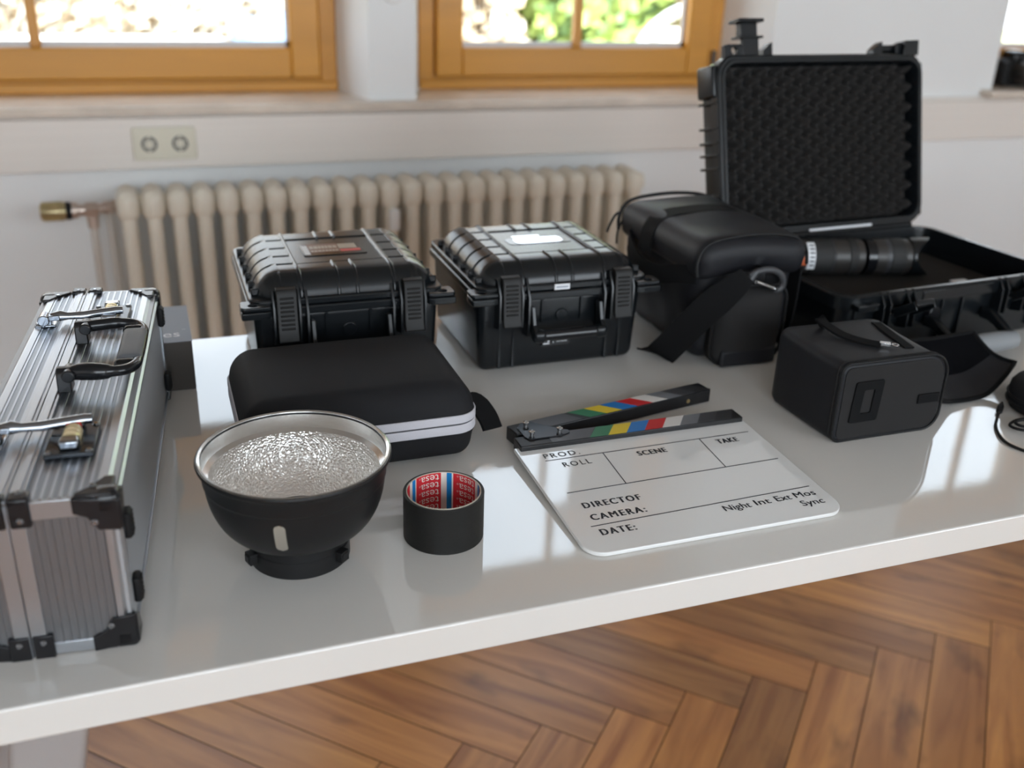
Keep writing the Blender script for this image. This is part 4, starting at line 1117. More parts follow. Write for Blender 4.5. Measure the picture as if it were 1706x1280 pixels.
# ================================================================== SHOULDER BAG
def shoulder_bag():
    r = thing('shoulder_bag', 'black nylon shoulder bag with strap and snap hook, between hard case and open case', 'bag', (0.78, 1.28, TZ))
    def bulge(p, n):
        k = (p.z - TZ) / 0.16; s = 0.93 + 0.07 * min(1, k * 2.2)
        x = 0.781 + (p.x - 0.781) * s; w = 0.0012 * math.sin(p.y * 90) * math.sin(p.z * 70)
        return Vector((x, p.y, p.z)) + n * w
    body = MB().rbox((0.7005, 1.158, TZ), (0.862, 1.405, 0.893), 0.028, (8, 12, 8), 6, fn=bulge)
    bo = obj('body', body, 'bag_fabric', r, world=True, smooth=70)
    # padded end pocket facing the camera, with piping
    def pk(p, n):
        u = (p.x - 0.778) / 0.058; v = (p.z - 0.80) / 0.062
        return Vector((p.x, p.y - 0.007 * max(0, 1 - u * u) * max(0, 1 - v * v) * (1 if n.y < -0.3 else 0), p.z))
    pocket = MB().rbox((0.7225, 1.1315, 0.7405), (0.8345, 1.175, 0.8555), 0.021, (8, 2, 8), 6, fn=pk)
    po = obj('end_pocket', pocket, 'bag_front', r, world=True, smooth=70)
    pts = [(x, 1.140, z) for x, z in rrect(0.7195, 0.743, 0.8375, 0.8585, 0.026, 8)]
    obj('piping', MB().tube(pts, 0.0026, 8, closed=True), 'rubber', po, world=True)
    obj('pocket_base_panel', MB().box((0.733, 1.1265, 0.7425), (0.823, 1.135, 0.7675)), 'bag_fabric', po, world=True, bevel=0.004)
    # lid
    def dome(p, n):
        u = (p.x - 0.78) / 0.09; v = (p.y - 1.277) / 0.14
        z = p.z + (0.006 * max(0, 1 - u * u) + 0.003 * math.sin(p.y * 38 + p.x * 20) * max(0, 1 - u * u)) * (1 if p.z > 0.89 else 0)
        if p.z < 0.885: z = p.z + 0.012 * (u * u) * -1 + 0.004
        return Vector((p.x, p.y, z))
    lid = MB().rbox((0.6915, 1.1405, 0.868), (0.8705, 1.4125, 0.9215), 0.026, (10, 12, 2), 6, fn=dome)
    lo = obj('lid', lid, 'bag_fabric', r, world=True, smooth=70)
    # front seam of the lid
    arch = [(0.6935, 1.150, 0.874), (0.6925, 1.152, 0.892), (0.700, 1.153, 0.911), (0.716, 1.153, 0.9215), (0.75, 1.153, 0.9265), (0.79, 1.153, 0.928), (0.83, 1.153, 0.9245), (0.853, 1.153, 0.9165), (0.868, 1.153, 0.900), (0.8715, 1.152, 0.880)]
    obj('lid_seam', MB().tube(smooth_path(arch, 5), 0.0026, 8), 'rubber', lo, world=True)
    arch2 = [(x, 1.405, z + 0.001) for x, y, z in arch]
    obj('lid_seam', MB().tube(smooth_path(arch2, 5), 0.0030, 8), 'rubber', lo, world=True)
    # webbing across the lid
    web = [(0.6885, 1.300, 0.868), (0.6890, 1.300, 0.893), (0.699, 1.300, 0.914), (0.718, 1.300, 0.9245), (0.75, 1.300, 0.9285), (0.79, 1.300, 0.930), (0.83, 1.300, 0.927)]
    obj('lid_strap', MB().ribbon(smooth_path(web, 5), 0.036, (0, 1, 0), 0.0025), 'webbing', lo, world=True)
    # zip pulls at the back corner
    obj('zip_pull', MB().tube(smooth_path([(0.6935, 1.398, 0.905), (0.684, 1.400, 0.900), (0.676, 1.402, 0.884), (0.672, 1.402, 0.872)], 5), 0.0022, 8), 'rubber', lo, world=True)
    obj('zip_pull', MB().tube(smooth_path([(0.6935, 1.392, 0.893), (0.6865, 1.393, 0.875), (0.686, 1.393, 0.855)], 5), 0.0018, 8), 'rubber', lo, world=True)
    # shoulder strap: from the hook, down the long side and onto the table
    P = smooth_path([(0.7535, 1.1205, 0.8810), (0.7380, 1.1225, 0.8660), (0.7100, 1.137, 0.8330), (0.6850, 1.155, 0.7930), (0.6680, 1.172, 0.7600), (0.6640, 1.184, 0.7470), (0.6600, 1.195, 0.7435), (0.6590, 1.208, 0.7430)], 6)
    wd = []
    for i in range(len(P)):
        k = i / (len(P) - 1); wd.append((0.5 + 0.1 * k, -0.6 + 0.15 * k, -0.62 + 0.35 * k))
    sm = MB().ribbon(P, [0.024 + 0.018 * min(1, i / 10) for i in range(len(P))], wd, 0.0022); sm.v = [(v[0], v[1], max(v[2], TZ + 0.0003)) for v in sm.v]
    obj('shoulder_strap', sm, 'webbing', r, world=True)
    P = smooth_path([(0.6985, 1.37, 0.878), (0.6870, 1.35, 0.868), (0.6775, 1.30, 0.852), (0.678, 1.24, 0.853), (0.6865, 1.195, 0.866), (0.7000, 1.165, 0.872)], 6)
    obj('side_handle', MB().ribbon(P, 0.026, (0.15, 0.1, 1), 0.0025), 'webbing', r, world=True)
    # snap hook on the end
    hk = MB().tube(smooth_path([(0.7600, 1.1225, 0.8795), (0.7680, 1.1200, 0.8855), (0.7820, 1.1185, 0.8880), (0.7970, 1.1185, 0.8850), (0.8090, 1.1190, 0.8760), (0.8130, 1.1200, 0.8640), (0.8080, 1.1210, 0.8565), (0.7995, 1.1215, 0.8575)], 6), 0.0046, 12)
    so_ = obj('snap_hook', hk, 'handle_dark', r, world=True, smooth=60)
    g = MB().tube([(0.7640, 1.1195, 0.8735), (0.7815, 1.1185, 0.8665), (0.8000, 1.1190, 0.8590)], 0.0022, 10)
    obj('hook_gate', g, 'steel', so_, world=True)
    obj('swivel', MB().cyl((0.7570, 1.1205, 0.8720), (0.7665, 1.1205, 0.8840), 0.0050, seg=16), 'handle_dark', so_, world=True)
    parts('rivet', MB().cyl((0.7655, 1.1175, 0.8725), (0.7655, 1.1145, 0.8725), 0.0028, seg=14).cyl((0.8010, 1.1175, 0.8590), (0.8010, 1.1150, 0.8590), 0.0024, seg=14), 'steel', so_, world=True)
    obj('strap_loop', MB().ribbon(smooth_path([(0.788, 1.1445, 0.885), (0.795, 1.1300, 0.884), (0.800, 1.1275, 0.872), (0.801, 1.1315, 0.862)], 4), 0.022, (1, 0, -0.2), 0.002), 'webbing', r, world=True)
    obj('side_strap', MB().ribbon(smooth_path([(0.8665, 1.172, 0.872), (0.8650, 1.170, 0.83), (0.862, 1.171, 0.79), (0.853, 1.176, 0.755)], 5), 0.030, (-.1, 1, 0), 0.003), 'webbing', r, world=True)
shoulder_bag()

# ================================================================== OPEN HARD CASE
def open_case():
    r = thing('open_hard_case', 'large black hard case with its foam-lined lid standing open', 'case', (0.908, 1.103, TZ), R_(4))
    w, d, H = 0.44, 0.298, 0.100
    def lp(i, z, rr): return [(x, y, z) for x, y in rrect(i, i, w - i, d - i, rr, 8)]
    tub = MB()
    loft(tub, [lp(0.016, 0.0, 0.022), lp(0.012, 0.004, 0.026), lp(0.0075, 0.078, 0.028), lp(0.0, 0.079, 0.033), lp(0.0, 0.0975, 0.033), lp(0.0025, H, 0.031), lp(0.0095, H, 0.026), lp(0.0105, 0.094, 0.025), lp(0.0135, 0.012, 0.024)], cap0=True, cap1=True)
    to = obj('tub', tub, 'abs', r, smooth=40)
    obj('foam_bed', MB().prism(rrect(0.0145, 0.0145, w - 0.0145, d - 0.0145, 0.02, 6), 0.020, 0.0550), 'foam_floor', to, bevel=0.002)
    fi = MB()
    for u in (0.070, 0.083, 0.118, 0.131, 0.305, 0.318, 0.353, 0.366):
        fi.prism([(-0.010, 0.045), (0.013, 0.040), (0.013, 0.098), (0.002, 0.1015), (-0.010, 0.085)], u - 0.0016, u + 0.0016, 'x')
    for u in (0.03, 0.2, 0.24, 0.40): fi.box((u - 0.0015, 0.004, 0.01), (u + 0.0015, 0.016, 0.078))
    parts('front_fin', fi, 'abs', to, bevel=0.0006)
    lg = MB()
    hole_plate(lg, 0.018, -0.014, 0.058, 0.012, 0.081, 0.090, 0.040, -0.004, 0.006); hole_plate(lg, w - 0.058, -0.014, w - 0.018, 0.012, 0.081, 0.090, w - 0.040, -0.004, 0.006)
    parts('padlock_eye', lg, 'abs', to, bevel=0.001)
    pl = MB().box((0.150, -0.0015, 0.081), (0.290, 0.003, 0.096)); obj('front_plate', pl, 'abs_gloss', to, bevel=0.001)
    obj('purge_valve', MB().cyl((0.180, 0.010, 0.058), (0.180, -0.002, 0.058), 0.013, 0.011, 28), 'abs_gloss', to, bevel=0.001)
    # hanging front latches
    for u in (0.1005, 0.3355):
        l = MB(); A = Matrix.Translation((u, -0.004, 0.071)) @ Matrix.Rotation(R_(-32), 4, 'X')
        def q(lo, hi): l.box((lo[0], lo[1], lo[2]), (hi[0], hi[1], hi[2]), mtx=A)
        q((-0.0165, -0.058, -0.004), (0.0165, -0.046, 0.004)); q((-0.0165, -0.048, -0.0035), (-0.0075, -0.012, 0.0035)); q((0.0075, -0.048, -0.0035), (0.0165, -0.012, 0.0035)); q((-0.0035, -0.048, -0.003), (0.0035, -0.020, 0.003))
        q((-0.0165, -0.014, -0.0035), (0.0165, -0.006, 0.0035))
        for x in (-0.012, 0.0, 0.012): l.cyl(A @ Vector((x - 0.004, -0.003, 0.001)), A @ Vector((x + 0.004, -0.003, 0.001)), 0.0058, seg=14)
        q((-0.0185, -0.056, -0.010), (-0.0160, -0.010, 0.003)); q((0.0160, -0.056, -0.010), (0.0185, -0.010, 0.003))
        lo_ = obj('latch', l, 'abs', r, bevel=0.0012)
        obj('latch_pin', MB().cyl((u - 0.019, -0.006, 0.072), (u + 0.019, -0.006, 0.072), 0.0020, seg=10), 'steel', lo_)
    # carrying handle lying forward on the table
    h = MB()
    for u in (0.172, 0.288): h.prism([(0.008, 0.038), (0.008, 0.056), (-0.012, 0.056), (-0.046, 0.040), (-0.062, 0.030), (-0.062, 0.016), (-0.046, 0.022), (-0.012, 0.038)], u - 0.006, u + 0.006, 'x')
    g = MB().lathe([(0.0, 0.170), (0.0125, 0.170), (0.0135, 0.174), (0.0155, 0.20), (0.0160, 0.23), (0.0155, 0.26), (0.0135, 0.286), (0.0125, 0.290), (0.0, 0.290)], (0, -0.0585, 0.0240), 28, 'x')
    ho = obj('handle', g, 'handle_grey', r, smooth=50); parts('handle_arm', h, 'abs', ho, bevel=0.003)
    # hinge barrel and lid
    obj('hinge', MB().cyl((0.03, d + 0.004, H + 0.001), (w - 0.03, d + 0.004, H + 0.001), 0.0055, seg=16), 'abs', to)
    ph = R_(14.6); s, c = math.sin(ph), math.cos(ph)
    LM = Matrix(((1, 0, 0, 0), (0, s, -c, d + 0.004), (0, c, s, H + 0.004), (0, 0, 0, 1)))
    lw, lh = w, 0.298
    def ll(i, z, rr): return [LM @ Vector((x, y, z)) for x, y in rrect(i, i, lw - i, lh - i, rr, 8)]
    lid = MB(); loft(lid, [ll(0.016, -0.060, 0.02), ll(0.010, -0.058, 0.024), ll(0.006, -0.050, 0.028), ll(0.006, -0.022, 0.030), ll(0.0, -0.020, 0.034), ll(0.0, -0.003, 0.034), ll(0.003, 0.0, 0.032), ll(0.007, 0.0, 0.029), ll(0.0085, 0.0030, 0.028), ll(0.0125, 0.0030, 0.025), ll(0.0145, -0.001, 0.024), ll(0.0165, -0.030, 0.023)], cap0=True, cap1=True)
    lo = obj('lid', lid, 'abs', r, smooth=40)
    rb = MB()
    for y in (0.2245, 0.184, 0.160, 0.140, 0.118, 0.0726): rb.box((-0.0015, y - 0.0022, -0.056), (0.008, y + 0.0022, -0.004), mtx=LM); rb.box((lw - 0.008, y - 0.0022, -0.056), (lw + 0.0015, y + 0.0022, -0.004), mtx=LM)
    parts('side_rib', rb, 'abs', lo, bevel=0.0008)
    cg = MB()
    for (a, b) in ((0.232, 0.284), (0.012, 0.045)):
        for x0, x1 in ((-0.005, 0.012), (lw - 0.012, lw + 0.005)): 
            m = MB().rbox((x0, a, -0.054), (x1, b, -0.006), 0.005, (1, 2, 1), 3); m.xf(LM); cg.merge(m)
    parts('corner_bumper', cg, 'abs', lo)
    # egg-crate foam
    fx0, fx1, fy0, fy1 = 0.0165, lw - 0.0165, 0.0165, lh - 0.0165; nx, ny = 150, 110; fm = MB(); vs = []
    kx = 2 * PI / 0.0345; ky = 2 * PI / 0.0345
    for j in range(ny + 1):
        for i in range(nx + 1):
            x = fx0 + (fx1 - fx0) * i / nx; y = fy0 + (fy1 - fy0) * j / ny
            h_ = math.cos(kx * x) * math.cos(ky * y)
            e = min(x - fx0, fx1 - x, y - fy0, fy1 - y)
            z = -0.0175 + 0.0145 * h_ - 0.010 * max(0.0, -h_)
            if e < 0.003: z = -0.028
            vs.append(LM @ Vector((x, y, z)))
    fm.add(vs, [(j * (nx + 1) + i, j * (nx + 1) + i + 1, (j + 1) * (nx + 1) + i + 1, (j + 1) * (nx + 1) + i) for j in range(ny) for i in range(nx)], 0)
    obj('egg_crate_foam', fm, 'foam', lo, smooth=80)
    st = MB().box((0.180, -0.0065, 0.0010), (0.318, 0.0055, 0.0022), mtx=LM); obj('white_strip', st, 'paper', lo)
    # lug with hole, open latch and fins on the lid's upper edge
    lu = MB(); m = MB(); hole_plate(m, 0.020, lh - 0.008, 0.056, lh + 0.018, -0.016, -0.006, 0.040, lh + 0.008, 0.0062); lu.merge(m, LM)
    m = MB(); hole_plate(m, lw - 0.058, lh - 0.008, lw - 0.022, lh + 0.018, -0.016, -0.006, lw - 0.040, lh + 0.008, 0.0062); lu.merge(m, LM)
    def pz(poly, x0, x1): lu.prism(poly, x0, x1, 'z', mtx=LM)
    for (xa, xb, sl) in ((0.094, 0.114, 1), (0.328, 0.350, 1)):
        lu.prism([(xa, lh - 0.005), (xb, lh - 0.005), (xb, lh + 0.021), (xb - 0.004, lh + 0.019), (xa + 0.002, lh + 0.008)], -0.022, -0.004, 'z', mtx=LM)
    parts('lid_lug', lu, 'abs', lo, bevel=0.0008)
    la = MB()
    def bx(x0, y0, z0, x1, y1, z1): la.box((x0, y0, z0), (x1, y1, z1), mtx=LM)
    bx(0.056, lh - 0.004, -0.014, 0.088, lh + 0.030, -0.006); bx(0.054, lh + 0.028, -0.022, 0.087, lh + 0.052, -0.008)
    bx(0.047, lh + 0.027, -0.026, 0.095, lh + 0.031, -0.002); bx(0.044, lh + 0.052, -0.028, 0.094, lh + 0.0575, 0.002)
    obj('lid_latch', la, 'abs', lo, bevel=0.001)
    la = MB()
    la.prism([(0.392, lh - 0.004), (0.426, lh - 0.004), (0.428, lh + 0.022), (0.397, lh + 0.021)], -0.026, 0.002, 'z', mtx=LM)
    la.prism([(0.350, lh - 0.002), (0.394, lh - 0.002), (0.396, lh + 0.019), (0.352, lh + 0.013)], -0.036, -0.026, 'z', mtx=LM)
    la.cyl(LM @ Vector((0.352, lh + 0.010, -0.020)), LM @ Vector((0.394, lh + 0.010, -0.020)), 0.007, seg=14)
    obj('lid_latch', la, 'abs', lo, bevel=0.001)
    ht = MB()
    for i in range(14): ht.box((0.325 + i * 0.0065, -0.0068, -0.004), (0.3285 + i * 0.0065, -0.001, 0.0016), mtx=LM)
    parts('hinge_teeth', ht, 'abs', lo)
    return r
open_case()
def lens(label, a, b, segs):
    """segs: (t0, t1, r0, r1, material) along the axis a->b"""
    a = Vector(a); b = Vector(b); r = thing('camera_lens', label, 'lens', (a + b) / 2 - Vector((0, 0, 0.03)))
    names = {'lens_body': 'barrel', 'lens_rubber': 'grip_ring', 'paper': 'white_label', 'orange_print': 'orange_mark', 'gold': 'gold_ring', 'abs': 'lens_hood', 'abs_gloss': 'lens_cap', 'handle_dark': 'scale_ring'}
    for t0, t1, r0, r1, m in segs:
        obj(names[m], MB().cyl(a.lerp(b, t0), a.lerp(b, t1), r0, r1, 40), m, r, world=True, bevel=0.0008 if t1 - t0 > 0.02 else 0)
    return r
LA, LB, LC = (0.968, 1.345, 0.8285), (1.096, 1.314, 0.8285), (1.196, 1.290, 0.8285)
l1 = lens('black camera lens with a white label in the open case, beside the shoulder bag', LA, LB,
     [(0, 0.30, 0.0280, 0.0280, 'lens_body'), (0.30, 0.58, 0.0298, 0.0298, 'lens_rubber'), (0.585, 0.605, 0.0290, 0.0290, 'handle_dark'), (0.605, 0.80, 0.0294, 0.0294, 'lens_body'), (0.80, 0.90, 0.0306, 0.0306, 'lens_rubber'), (0.90, 1.0, 0.0298, 0.0280, 'lens_body')])
def wrap_label(root, a, b, t0, t1, rr, a0, a1, m, name):
    a = Vector(a); b = Vector(b); d = (b - a).normalized(); up = Vector((0, 0, 1)); up = (up - d * up.dot(d)).normalized(); sd = up.cross(d)
    mb = MB(); n = 10
    for i in range(n + 1):
        an = R_(a0 + (a1 - a0) * i / n); o = up * math.cos(an) - sd * math.sin(an)
        for t in (t0, t1): mb.v.append(tuple(a.lerp(b, t) + o * rr))
    mb.f += [(2 * i, 2 * i + 1, 2 * i + 3, 2 * i + 2) for i in range(n)]; mb.m += [0] * n
    obj(name, mb, m, root, world=True, smooth=60)
wrap_label(l1, LA, LB, 0.24, 0.34, 0.0301, 25, 118, 'paper', 'white_label')
for i_ in range(6): wrap_label(l1, LA, LB, 0.265, 0.325, 0.0303, 35 + i_ * 13, 40 + i_ * 13, 'ink', 'label_print')
wrap_label(l1, LA, LB, 0.05, 0.235, 0.0283, 75, 105, 'orange_print', 'orange_mark')
l2 = lens('black camera lens with petal hood in the open case, next to the white-labelled lens', Vector(LB).lerp(Vector(LC), 0.04), LC,
     [(0, 0.16, 0.0300, 0.0300, 'abs_gloss'), (0.16, 0.34, 0.0290, 0.0300, 'lens_body'), (0.34, 0.42, 0.0296, 0.0296, 'handle_dark'), (0.42, 0.66, 0.0304, 0.0304, 'lens_rubber'), (0.66, 0.78, 0.0296, 0.0290, 'lens_body')])
def petal_hood(root, a, b):
    a = Vector(a); b = Vector(b); d = (b - a).normalized(); up = Vector((0, 0, 1)); up = (up - d * up.dot(d)).normalized(); sd = up.cross(d)
    mb = MB(); n = 48; L = (b - a).length
    for i in range(n):
        an = 2 * PI * i / n; o = up * math.cos(an) + sd * math.sin(an)
        e = L * (1.0 + 0.16 * math.cos(2 * an - R_(30)))
        for rr, q in ((0.0290, L * 0.78), (0.0315, L * 0.80), (0.0318, e), (0.0300, e), (0.0285, L * 0.80)): mb.v.append(tuple(a + d * q + o * rr))
    for i in range(n):
        j = (i + 1) % n
        for k in range(4): mb.f.append((i * 5 + k, j * 5 + k, j * 5 + k + 1, i * 5 + k + 1)); mb.m.append(0)
    obj('petal_hood', mb, 'abs', root, world=True, smooth=40)
petal_hood(l2, LB, LC)
tag(obj('memory_card', MB().box((1.232, 1.222, 0.7953), (1.262, 1.246, 0.7985)), 'paper', bevel=0.0006), 'small white card lying on the foam inside the open case', 'card')

# ================================================================== SMALL POUCH BAG
def lens_pouch():
    r = thing('lens_bag', 'small boxy black bag with its lid flap folded open to the right', 'bag', (0.825, 0.95, TZ))
    def outl(x0, z0, x1, z1, rb, rt, rl=0.012, e=0.0):
        pts = []
        for cx, cz, rr, a0 in ((x1 - rb, z0 + rb, rb, -90), (x1 - rt, z1 - rt, rt, 0), (x0 + rl, z1 - rl, rl, 90), (x0 + rl, z0 + rl, rl, 180)):
            for i in range(9): a = R_(a0 + 90 * i / 8); pts.append((cx + (rr + e) * math.cos(a), cz + (rr + e) * math.sin(a)))
        return pts
    mb = MB(); ys = [0.8850, 0.8870, 0.8900, 0.93, 0.97, 1.005, 1.013, 1.016]; loops = []
    for i, y in enumerate(ys):
        k = (y - 0.885) / 0.131; inset = {0: 0.004, 1: 0.001, 6: 0.002, 7: 0.006}.get(i, 0.0)
        sag = 0.002 * math.sin(PI * k)
        o = outl(0.7455 - 0.004 * k + inset - sag * 0.5, TZ + (inset if inset < 0.003 else inset * 0.6) , 0.9035 + 0.004 * k - inset, 0.8440 - sag + 0.003 * k - inset, 0.022, 0.030)
        loops.append([(x, y, z) for x, z in o])
    loft(mb, [l[::-1] for l in loops], cap0=True, cap1=True)
    bo = obj('body', mb, 'bag_fabric', r, world=True, smooth=45)
    fp = outl(0.7505, TZ + 0.005, 0.8985, 0.8390, 0.019, 0.027, 0.009)
    obj('front_panel', MB().prism(fp, 0.8838, 0.8855, 'y'), 'bag_front', bo, world=True)
    for y, e in ((0.8855, 0.0), (0.8925, 0.0)):
        pp = outl(0.7452, TZ + 0.0018, 0.9040, 0.8440, 0.022, 0.030)
        obj('piping', MB().tube([(x, y, z) for x, z in pp], 0.0018 if e == 0 else 0.0014, 8, closed=True), 'bag_front' if y > 0.89 else 'rubber', bo, world=True)
    # embossed label window
    fr = MB(); y0, y1 = 0.8818, 0.8839
    def sh(p): return [(x + (z - 0.792) * 0.05, z) for x, z in p]
    out = sh(rrect(0.7655, 0.7660, 0.8065, 0.8200, 0.003, 4)); inn = sh(rrect(0.7795, 0.7775, 0.7945, 0.8085, 0.002, 4))
    n = len(out); vs = [(x, y0, z) for x, z in out] + [(x, y0, z) for x, z in inn] + [(x, y1, z) for x, z in out] + [(x, y1, z) for x, z in inn]
    fs = []
    for i in range(n):
        j = (i + 1) % n; fs += [(i, j, n + j, n + i), (j, i, 2 * n + i, 2 * n + j), (n + i, n + j, 3 * n + j, 3 * n + i)]
    obj('label_window', fr.add(vs, fs), 'webbing', bo, world=True, bevel=0.0004)
    tb = obj('ring_tab', MB().box((0.8640, 0.8815, 0.7800), (0.8960, 0.8840, 0.7925)), 'webbing', bo, world=True, bevel=0.0008)
    ring = [(0.8985 + 0.0085 * math.cos(a), 0.8785, 0.7850 + 0.0105 * math.sin(a)) for a in [2 * PI * i / 24 for i in range(24)]]
    obj('ring', MB().tube(ring, 0.0020, 8, closed=True), 'black_metal', tb, world=True)
    # webbing grab handle with zip slider
    P = smooth_path([(0.8000, 1.000, 0.8460), (0.7900, 0.9990, 0.8580), (0.7880, 0.9850, 0.8560), (0.7980, 0.9630, 0.8490), (0.8120, 0.9400, 0.8470), (0.8270, 0.9230, 0.8470)], 6)
    obj('grab_handle', MB().ribbon(P, 0.013, (0.9, 0.35, 0.1), 0.003), 'webbing', bo, world=True)
    zs = MB().box((-0.009, -0.0035, 0.0), (0.004, 0.0035, 0.004), mtx=Matrix.Translation((0.836, 0.9225, 0.8455)) @ Matrix.Rotation(R_(-35), 4, 'Z'))
    zs.lathe([(0.0030, 0.0), (0.0046, 0.0), (0.0046, 0.002), (0.0030, 0.002)], (0.844, 0.917, 0.8465), 18, closed=True)
    obj('zip_slider', zs, 'steel', bo, world=True, bevel=0.0006)
    obj('top_strip', MB().ribbon([(0.8760, 0.995, 0.8462), (0.8690, 0.955, 0.8452), (0.8620, 0.912, 0.8442)], 0.013, (1, 0, 0), 0.0012), 'webbing', bo, world=True)
    # opened lid flap: curved sheet lying out to the right
    fr_ = smooth_path([(0.9040, 0.9000, 0.7800), (0.9350, 0.9140, 0.7620), (0.9720, 0.9330, 0.7475), (1.0100, 0.9370, 0.7450), (1.0400, 0.9410, 0.7475), (1.0750, 0.9530, 0.7620), (1.1020, 0.9650, 0.7770)], 4)
    bk = smooth_path([(0.9060, 1.0060, 0.8150), (0.9350, 1.0120, 0.8080), (0.9650, 1.0180, 0.8035), (1.0000, 1.0210, 0.8010), (1.0300, 1.0240, 0.8005), (1.0550, 1.0255, 0.8010), (1.0780, 1.0260, 0.8020)], 4)
    nv = 8; rows = []
    for a, b in zip(fr_, bk):
        rows.append([a.lerp(b, j / nv) + Vector((0, 0, -0.010 * math.sin(PI * j / nv))) for j in range(nv + 1)])
    def sheet(i0, i1, j0, j1, off, th):
        mb = MB(); nn = (j1 - j0 + 1); up = []; dn = []
        for i in range(i0, i1 + 1):
            for j in range(j0, j1 + 1):
                p = rows[i][j]
                t = rows[min(i + 1, len(rows) - 1)][j] - rows[max(i - 1, 0)][j]; s_ = rows[i][min(j + 1, nv)] - rows[i][max(j - 1, 0)]
                nrm = t.cross(s_).normalized(); up.append(p + nrm * off); dn.append(p + nrm * (off - th))
        N = len(up); W_ = nn; mb.v = [tuple(v) for v in up + dn]
        I = i1 - i0
        for i in range(I):
            for j in range(nn - 1):
                q = (i * W_ + j, (i + 1) * W_ + j, (i + 1) * W_ + j + 1, i * W_ + j + 1); mb.f.append(q); mb.f.append(tuple(k + N for k in q[::-1])); mb.m += [0, 0]
        for i in range(I):
            for j, fl in ((0, 0), (nn - 1, 1)):
                q = (i * W_ + j, i * W_ + j + N, (i + 1) * W_ + j + N, (i + 1) * W_ + j); mb.f.append(q if fl == 0 else q[::-1]); mb.m.append(0)
        for j in range(nn - 1):
            for i, fl in ((0, 0), (I, 1)):
                q = (i * W_ + j, i * W_ + j + 1, i * W_ + j + 1 + N, i * W_ + j + N); mb.f.append(q if fl == 0 else q[::-1]); mb.m.append(0)
        return mb
    nr = len(rows) - 1
    fo = obj('lid_flap', sheet(0, nr, 0, nv, 0.0, 0.0045), 'bag_fabric', r, world=True, smooth=50)
    obj('velcro_band', sheet(5, nr - 1, 4, nv, 0.0012, 0.0010), 'fleece', fo, world=True, smooth=50)
    edge = [rows[i][0] for i in range(nr + 1)] + [rows[nr][j] for j in range(1, nv + 1)] + [rows[i][nv] for i in range(nr - 1, -1, -1)]
    obj('flap_binding', MB().tube(edge, 0.0032, 8), 'webbing', fo, world=True)
lens_pouch()
def round_pouch():
    r = thing('round_pouch', 'round black zipped pouch at the right edge, under the open flap', 'pouch', (1.089, 0.886, TZ))
    pr = [(0.0, 0.0), (0.040, 0.0), (0.047, 0.003), (0.0505, 0.010), (0.0510, 0.018), (0.0510, 0.026), (0.0500, 0.034), (0.045, 0.041), (0.036, 0.0445), (0.0, 0.046)]
    obj('shell', MB().lathe(pr, seg=64), 'fabric', r, smooth=60)
    obj('zip_piping', MB().lathe([(0.0518 + 0.0016 * math.cos(a), 0.012 + 0.0016 * math.sin(a)) for a in [2 * PI * i / 8 for i in range(8)]], seg=64, closed=True).lathe([(0.0518 + 0.0016 * math.cos(a), 0.021 + 0.0016 * math.sin(a)) for a in [2 * PI * i / 8 for i in range(8)]], seg=64, closed=True), 'rubber', r, smooth=60)
round_pouch()
def cable():
    r = thing('cable', 'thin black cable with a plug, coiled at the right table edge', 'cable', (0.99, 0.84, TZ))
    z = TZ + 0.0021
    P = [(1.022, 0.9000, z + 0.001), (1.003, 0.8840, z), (0.980, 0.8620, z), (0.962, 0.8330, z), (0.960, 0.8110, z), (0.972, 0.7900, z), (1.005, 0.7850, z), (1.045, 0.8050, z), (1.062, 0.8260, z + 0.002), (1.040, 0.8360, z + 0.004), (1.002, 0.8380, z + 0.004), (0.996, 0.8560, z + 0.003), (1.018, 0.8665, z + 0.003), (1.036, 0.8600, z + 0.005), (1.028, 0.8420, z + 0.006), (1.006, 0.8440, z + 0.006), (1.004, 0.8560, z + 0.006), (1.022, 0.8570, z + 0.007), (1.048, 0.8330, z + 0.005), (1.075, 0.8200, z)]
    obj('cord', MB().tube(smooth_path(P, 8), 0.0019, 8), 'rubber', r, world=True, smooth=60)
    a = Vector((1.016, 0.8950, z + 0.001)); b = Vector((1.0375, 0.9130, z + 0.002))
    obj('plug', MB().tube([a, a.lerp(b, .15), a.lerp(b, .7), b], [0.0024, 0.0042, 0.0040, 0.0028], 14), 'rubber', r, world=True, smooth=60)
    obj('plug_tip', MB().cyl(b, b + (b - a).normalized() * 0.006, 0.0016, seg=12), 'abs_gloss', r, world=True)
cable()

# ================================================================== CAMERAS ON THE RIGHT SILL
def sill_camera(label, loc, rz, warm):
    r = thing('camera', label, 'camera', loc, R_(rz))
    b = MB().rbox((-0.07, -0.035, 0.0), (0.07, 0.035, 0.085), 0.012, (2, 2, 2), 4)
    bo = obj('body', b, 'rubber', r, smooth=60)
    obj('viewfinder_hump', MB().rbox((-0.03, -0.035, 0.07), (0.03, 0.03, 0.112), 0.014, (2, 2, 2), 4), 'abs', bo, smooth=60)
    obj('grip', MB().rbox((-0.074, -0.05, 0.0), (-0.04, 0.02, 0.08), 0.012, (2, 2, 2), 4), 'rubber', bo, smooth=60)
    ln = MB().cyl((0.005, -0.034, 0.045), (0.005, -0.095, 0.045), 0.036, 0.036, 40); lo = obj('lens', ln, 'lens_body', r, bevel=0.002)
    obj('lens_glass', MB().cyl((0.005, -0.0951, 0.045), (0.005, -0.0962, 0.045), 0.028, seg=40), 'abs_gloss', lo)
    if warm: obj('strap', MB().ribbon(smooth_path([(-0.072, 0.0, 0.07), (-0.078, -0.03, 0.05), (-0.055, -0.08, 0.012), (-0.02, -0.10, 0.003), (0.0, -0.10, 0.0018)], 5), 0.014, (0.3, 0.2, 1), 0.003), 'brown_strap', r)
